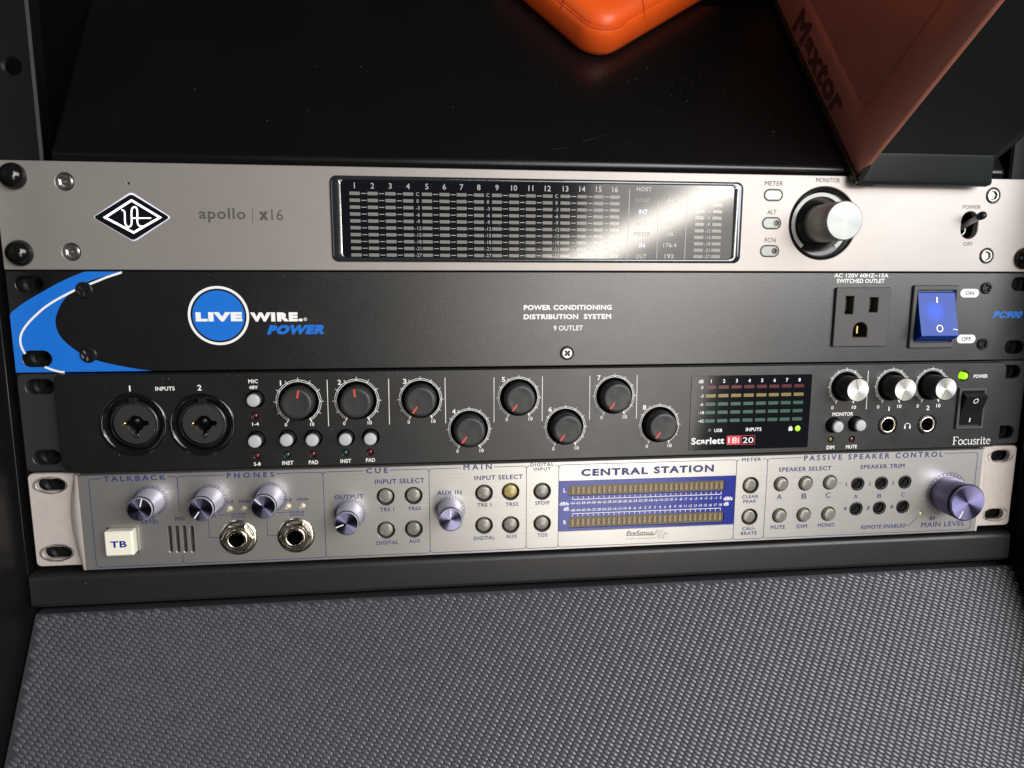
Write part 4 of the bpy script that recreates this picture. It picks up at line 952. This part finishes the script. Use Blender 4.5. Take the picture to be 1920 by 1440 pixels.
# violet knobs
def small_knob(c,ang,mm='print_white'):
    k=knob(ps,c,5.45,18.2 if c[0]<60 else 19.3,'knob_violet','knob_violet_side',ZC,mark=ang,flute=.22,skirt=6.0,ring=1.0,seg=24,mw=.5,rin=.25,cham=.5)
    m=MB()
    for i in range(25):
        a=R_(240-12.5*i); m.line([(c[0]+6.3*math.cos(a),c[1]+6.3*math.sin(a)),(c[0]+7.0*math.cos(a),c[1]+7.0*math.sin(a))],.22,zl+.03)
    m.line(arc(*c,6.25,245,-65,36),.16,zl+.02); m.line(arc(*c,7.1,245,-65,36),.16,zl+.02)
    m.build('knob_scale','print_navy',ps)
for c,a in zip(kn,(75,-125,135,-160,88)): small_knob(c,a)
knob(ps,mk_,9.3,20.4,'knob_violet_big','knob_violet_bigside',ZC,mark=-117,ring=1.6,mw=.55,rin=.5,cham=.7)
m=MB(); c=mk_
for i in range(29):
    a=R_(250-11*i); m.line([(c[0]+10.0*math.cos(a),c[1]+10.0*math.sin(a)),(c[0]+11.1*math.cos(a),c[1]+11.1*math.sin(a))],.3,zl+.03)
m.line(arc(*c,9.9,252,-60,48),.2,zl+.02); m.line(arc(*c,11.3,252,-60,48),.2,zl+.02); m.build('knob_scale','print_navy',ps)
# wear rings where rack screws have rubbed the ears
m=MB()
for cx,cy in ((9.3,6.35),(9.3,38.1),(473.6,38.1),(473.6,6.35)):
    for k in range(26 if cx<20 else 12):
        a0=random.uniform(0,360); e=random.uniform(.1,1.9)*random.random()+.1
        P=[(cx+(6.3+e)*math.cos(R_(q_)),cy+(3.2+e*.8)*math.sin(R_(q_))) for q_ in [a0+8*i for i in range(random.randint(6,18))]]
        m.line(P,random.uniform(.08,.25),.03+.004*k)
m.build('wear_marks','print_grey',ps).__setitem__('kind','stuff')
# ================================================================= orange portable drive on the shelf
TH=R_(38); e1=(math.cos(TH),math.sin(TH)); e2=(-math.sin(TH),math.cos(TH))
# unrounded front corner from the two long sides of the shell
def WP(px_,py_,Z):
    d=RW@Vector(((px_-960)/FPX,-(py_-720)/FPX,-1)); C0=RX@CAM; t_=(Z-C0.z)/d.z; return C0+t_*d
Zo=SZ+7
P1=WP(999,0,Zo);P2=WP(1093,81,Zo);P3=WP(1190,64,Zo);P4=WP(1298.8,0,Zo)
# intersection of the lines with directions e2 (through P1,P2 mean) and e1 (through P3,P4 mean)
A_=(P1+P2)/2;B_=(P3+P4)/2
# A_+s*e2 = B_+u*e1
det=e2[0]*(-e1[1])+e1[0]*e2[1]; s0=((B_.x-A_.x)*(-e1[1])+e1[0]*(B_.y-A_.y))/det
OC=(A_.x+s0*e2[0],A_.y+s0*e2[1])
def loc2(u,v): return (OC[0]+u*e1[0]+v*e2[0],OC[1]+u*e1[1]+v*e2[1])
od=root('orange_drive','bright orange rubber-bumpered portable drive lying diagonally on the black shelf','hard drive',(*loc2(72,45),SZ),rot=False)
LU,LV=142,88
def rings_shell(spec,n=8):
    m=MB(); vs=[]; k=0
    for ins,r,z in spec:
        q=rrect(ins,ins,LU-ins,LV-ins,max(r-ins,2),n); k=len(q); vs+=[(*loc2(x,y),SZ+z) for x,y in q]
    m.add(vs,[(a*k+i,a*k+(i+1)%k,(a+1)*k+(i+1)%k,(a+1)*k+i) for a in range(len(spec)-1) for i in range(k)],True)
    m.add(vs[-k:],[tuple(range(k))],False); return m
rr=15
rings_shell([(3.5,rr,.2),(1.2,rr,1.2),(.2,rr,4),(0,rr,8),(.3,rr,12),(1.2,rr,14.6),(1.9,rr,15.4)]).build('bumper_base','orange_rubber',od)
rings_shell([(2.1,rr,14.6),(2.25,rr,15.6),(2.9,rr,17.2),(4.2,rr,18.8),(6.5,rr,20.1),(10,rr+2,20.9),(15,rr+6,21.2)]).build('bumper_top','orange_rubber',od)
m=MB(); m.tube([(*loc2(x,y),SZ+15.25) for x,y in rrect(1.75,1.75,LU-1.75,LV-1.75,rr-1.75,8)]+[(*loc2(LU-1.75,1.75+13),SZ+15.25)],.22,6)
m.build('rim_groove','orange_seam',od)
# bowed seams that set the corner pad apart
def hz(u,v):
    d=min(u,v,LU-u,LV-v)
    T_=[(0,8),(1.2,14.6),(2.2,15.4),(2.9,17.2),(4.2,18.8),(6.5,20.1),(10,20.9),(15,21.2),(80,21.2)]
    for (a,za),(b,zb) in zip(T_,T_[1:]):
        if a<=d<=b: return za+(zb-za)*(d-a)/(b-a)
    return 21.2
def seam(pts,nm='seam_groove'):
    P=spl(pts,6); m=MB(); m.tube([(*loc2(u,v),SZ+hz(u,v)-.02) for u,v in P],.30,6); m.build(nm,'orange_seam',od)
for fu in (0,1):
    for fv in (0,1):
        g=lambda u,v:(LU-u if fu else u, LV-v if fv else v)
        seam([g(31,.9),g(31.5,3),g(33,8),g(35,13),g(36,18)]); seam([g(.9,29),g(3,29.5),g(8,31.5),g(13,34),g(18,36)])
m=MB(); q=rrect(20,17,LU-20,LV-17,8,5); n_=len(q); vs=[(*loc2(x,y),SZ+21.0) for x,y in q]
m.add(vs,[tuple(range(n_))]); m.add([(*loc2(x,y),SZ+22.0) for x,y in rrect(21,18,LU-21,LV-18,7,5)]+[(*loc2(x,y),SZ+21.1) for x,y in rrect(20,17,LU-20,LV-17,8,5)],[(i,(i+1)%n_,n_+(i+1)%n_,n_+i) for i in range(n_)]+[tuple(range(n_))])
m.build('drive_case','steel',od)
# ================================================================= upright black drive
dr=root('upright_drive','dark hard drive standing upright on its foot at the right end of the shelf','hard drive',(410,200,SZ),rot=False)
XL,YF,XR=381.5,149.2,443.5; skew=-.115
def fx(y): return XL+(y-YF)*skew        # the left face runs slightly outward to the back
H_=190; D_=135
m=MB()
# body: rounded vertical edges, footprint polygon
fp=rpoly([(XL,YF),(XR,YF+.8),(XR+26,YF+19),(XR+26,YF+D_),(fx(YF+D_),YF+D_)],1.2,4)
vs=[(x,y,SZ+3) for x,y in fp]+[(x,y,SZ+H_) for x,y in fp]; n=len(fp)
m.add(vs,[(i,(i+1)%n,n+(i+1)%n,n+i) for i in range(n)]); m.add(vs[n:],[tuple(range(n))]); m.build('drive_body','drive_satin',dr)
# glossy left cover with a dished panel following its front and bottom edge
def L3(s,z,o=0): # s: distance back from the front edge, z height, o: outward
    return (fx(YF+s)-o,YF+s-o*skew,SZ+z)
def cover(rects,material,name,z_in=None):
    m=MB(); k=None; vs=[]
    for s0,z0,s1,z1,r,o in rects:
        q=rrect(s0,z0,s1,z1,r,6); k=len(q); vs+=[L3(a,b,o) for a,b in q]
    m.add(vs,[(a*k+i,(a+1)*k+i,(a+1)*k+(i+1)%k,a*k+(i+1)%k) for a in range(len(rects)-1) for i in range(k)],True)
    m.add(vs[-k:],[tuple(reversed(range(k)))]); return m.build(name,material,dr)
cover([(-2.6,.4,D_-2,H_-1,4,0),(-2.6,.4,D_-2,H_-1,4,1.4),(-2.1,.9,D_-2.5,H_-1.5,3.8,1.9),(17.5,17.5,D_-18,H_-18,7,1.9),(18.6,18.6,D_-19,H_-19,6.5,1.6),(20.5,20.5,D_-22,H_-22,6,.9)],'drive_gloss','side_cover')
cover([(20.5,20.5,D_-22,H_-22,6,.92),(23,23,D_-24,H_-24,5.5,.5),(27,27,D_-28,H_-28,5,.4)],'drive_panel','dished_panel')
m=MB(); mb_=MB(); put(mb_,'Maxtor',0,0,62,13,0,.05)
m.add([L3(62-x,9.6+y,2.0) for x,y,z in mb_.v],mb_.f); m.build('lettering','drive_letter',dr)
# flared front lip and foot
m=MB(); xr=XR
rows=[(YF+.2,14.5,XL-.6,XR-1),(YF-.8,13.4,XL-.8,XR-.6),(YF-5.6,5.0,XL-1.8,XR+2.6),(YF-6.6,3.6,XL-2.6,XR+3.4),(YF-7.2,2.2,XL-3.2,XR+3.8),(YF-6.8,.9,XL-3.2,XR+3.4),(YF-5,.2,XL-2.5,XR+2)]
vs=[];fs=[]
for y,z,a,b in rows: vs+=[(a,y+2.5,SZ+z),(a+.6,y+.6,SZ+z),(a+2.4,y,SZ+z),(b-2.4,y,SZ+z),(b-.6,y+.8,SZ+z),(b,y+3,SZ+z)]
for i in range(len(rows)-1):
    for j in range(5): fs.append((i*6+j,(i+1)*6+j,(i+1)*6+j+1,i*6+j+1))
m.add(vs,fs,True); m.build('front_lip','drive_satin',dr)
m=MB(); fp=rpoly([(XL-4.0,YF-6.6),(XL+8,YF-7.0),(XL+8,YF+D_+3),(fx(YF+D_)-4.5,YF+D_+3)],3.4,6); n=len(fp)
vs=[(x,y,SZ+.1) for x,y in fp]+[(x,y,SZ+1.6) for x,y in fp]+[(x*.994+XL*.006,y*.99+(YF+60)*.01,SZ+2.2) for x,y in fp]
m.add(vs,[(a*n+i,a*n+(i+1)%n,(a+1)*n+(i+1)%n,(a+1)*n+i) for a in (0,1) for i in range(n)],True); m.add(vs[2*n:],[tuple(range(n))]); m.build('foot','drive_foot',dr)

# dust specks and tiny nicks lying on the faces of the units
def specks(par,x0,y0,x1,y1,z,n):
    m=MB()
    for i in range(n):
        x=random.uniform(x0,x1); y=random.uniform(y0,y1)
        if random.random()<.35: y=y1-abs(random.gauss(0,1.2))
        y=min(max(y,y0),y1); r=random.choice([.05,.07,.09,.12,.17]); a=random.uniform(0,3.14); e=random.uniform(.3,1)
        P=[(x+r*math.cos(a+t)*(1 if k%2 else e),y+r*math.sin(a+t)*(1 if k%2 else e),z+.02) for k,t in enumerate((0,1.57,3.14,4.71))]
        m.add(P+[(x,y,z+.1)],[(0,1,4),(1,2,4),(2,3,4),(3,0,4)])
    o=m.build('dust','speck',par); o['kind']='stuff'
mat('speck',(.38,.36,.33),0,.8)
specks(lw,80,Y2+1,478,Y2+42.5,.02,130); specks(sc,22,Y1+1,462,Y1+43,ZB+.02,200); specks(ps,22,1,462,43,ZC+.02,60)
specks(rk,0,-17,480,-6,2.14,90); specks(win,dx0+3,dy0+2.5,dx1-3,dy1-2.5,ZW+.05,110)

# lint and grit on the mat, scuffs on the drive cover
m=MB()
for i in range(170):
    x=random.uniform(2,484); y=random.uniform(-118,-22); r=random.choice([.12,.15,.2,.3]); a=random.uniform(0,3.14)
    m.add([(x+r*math.cos(a+t)*(1 if k%2 else .4),y+r*math.sin(a+t)*(1 if k%2 else .4),DZ+.08) for k,t in enumerate((0,1.57,3.14,4.71))]+[(x,y,DZ+.25)],[(0,1,4),(1,2,4),(2,3,4),(3,0,4)])
for i in range(14):
    x=random.uniform(10,470); y=random.uniform(-110,-25); a=random.uniform(0,6.28); P=[(x,y,DZ+.15)]
    for k in range(6): a+=random.gauss(0,.5); x+=.7*math.cos(a); y+=.7*math.sin(a); P.append((x,y,DZ+.15+random.uniform(0,.15)))
    m.tube(P,.05,4)
d=m.build('lint','speck'); tag(d,'fine pale lint and grit scattered over the grey mat','lint',None,'stuff')
m=MB()
for i in range(120):
    s_=abs(random.gauss(0,26))+1; z_=random.uniform(2,90) if i<80 else random.gauss(28,8); s_=s_ if i<80 else random.gauss(30,6)
    if z_<1: continue
    o_=1.95 if (s_<17 or z_<17) else (.45 if (s_>28 and z_>28) else None)
    if o_ is None: continue
    r=random.choice([.08,.1,.14,.2]); a=random.uniform(0,3); e=random.uniform(.2,1)
    m.add([L3(s_+r*math.cos(a+t)*(1 if k%2 else e),z_+r*math.sin(a+t)*(1 if k%2 else e),o_+.04) for k,t in enumerate((0,1.57,3.14,4.71))],[(0,1,2,3)])
m.build('dust','speck',dr).__setitem__('kind','stuff')
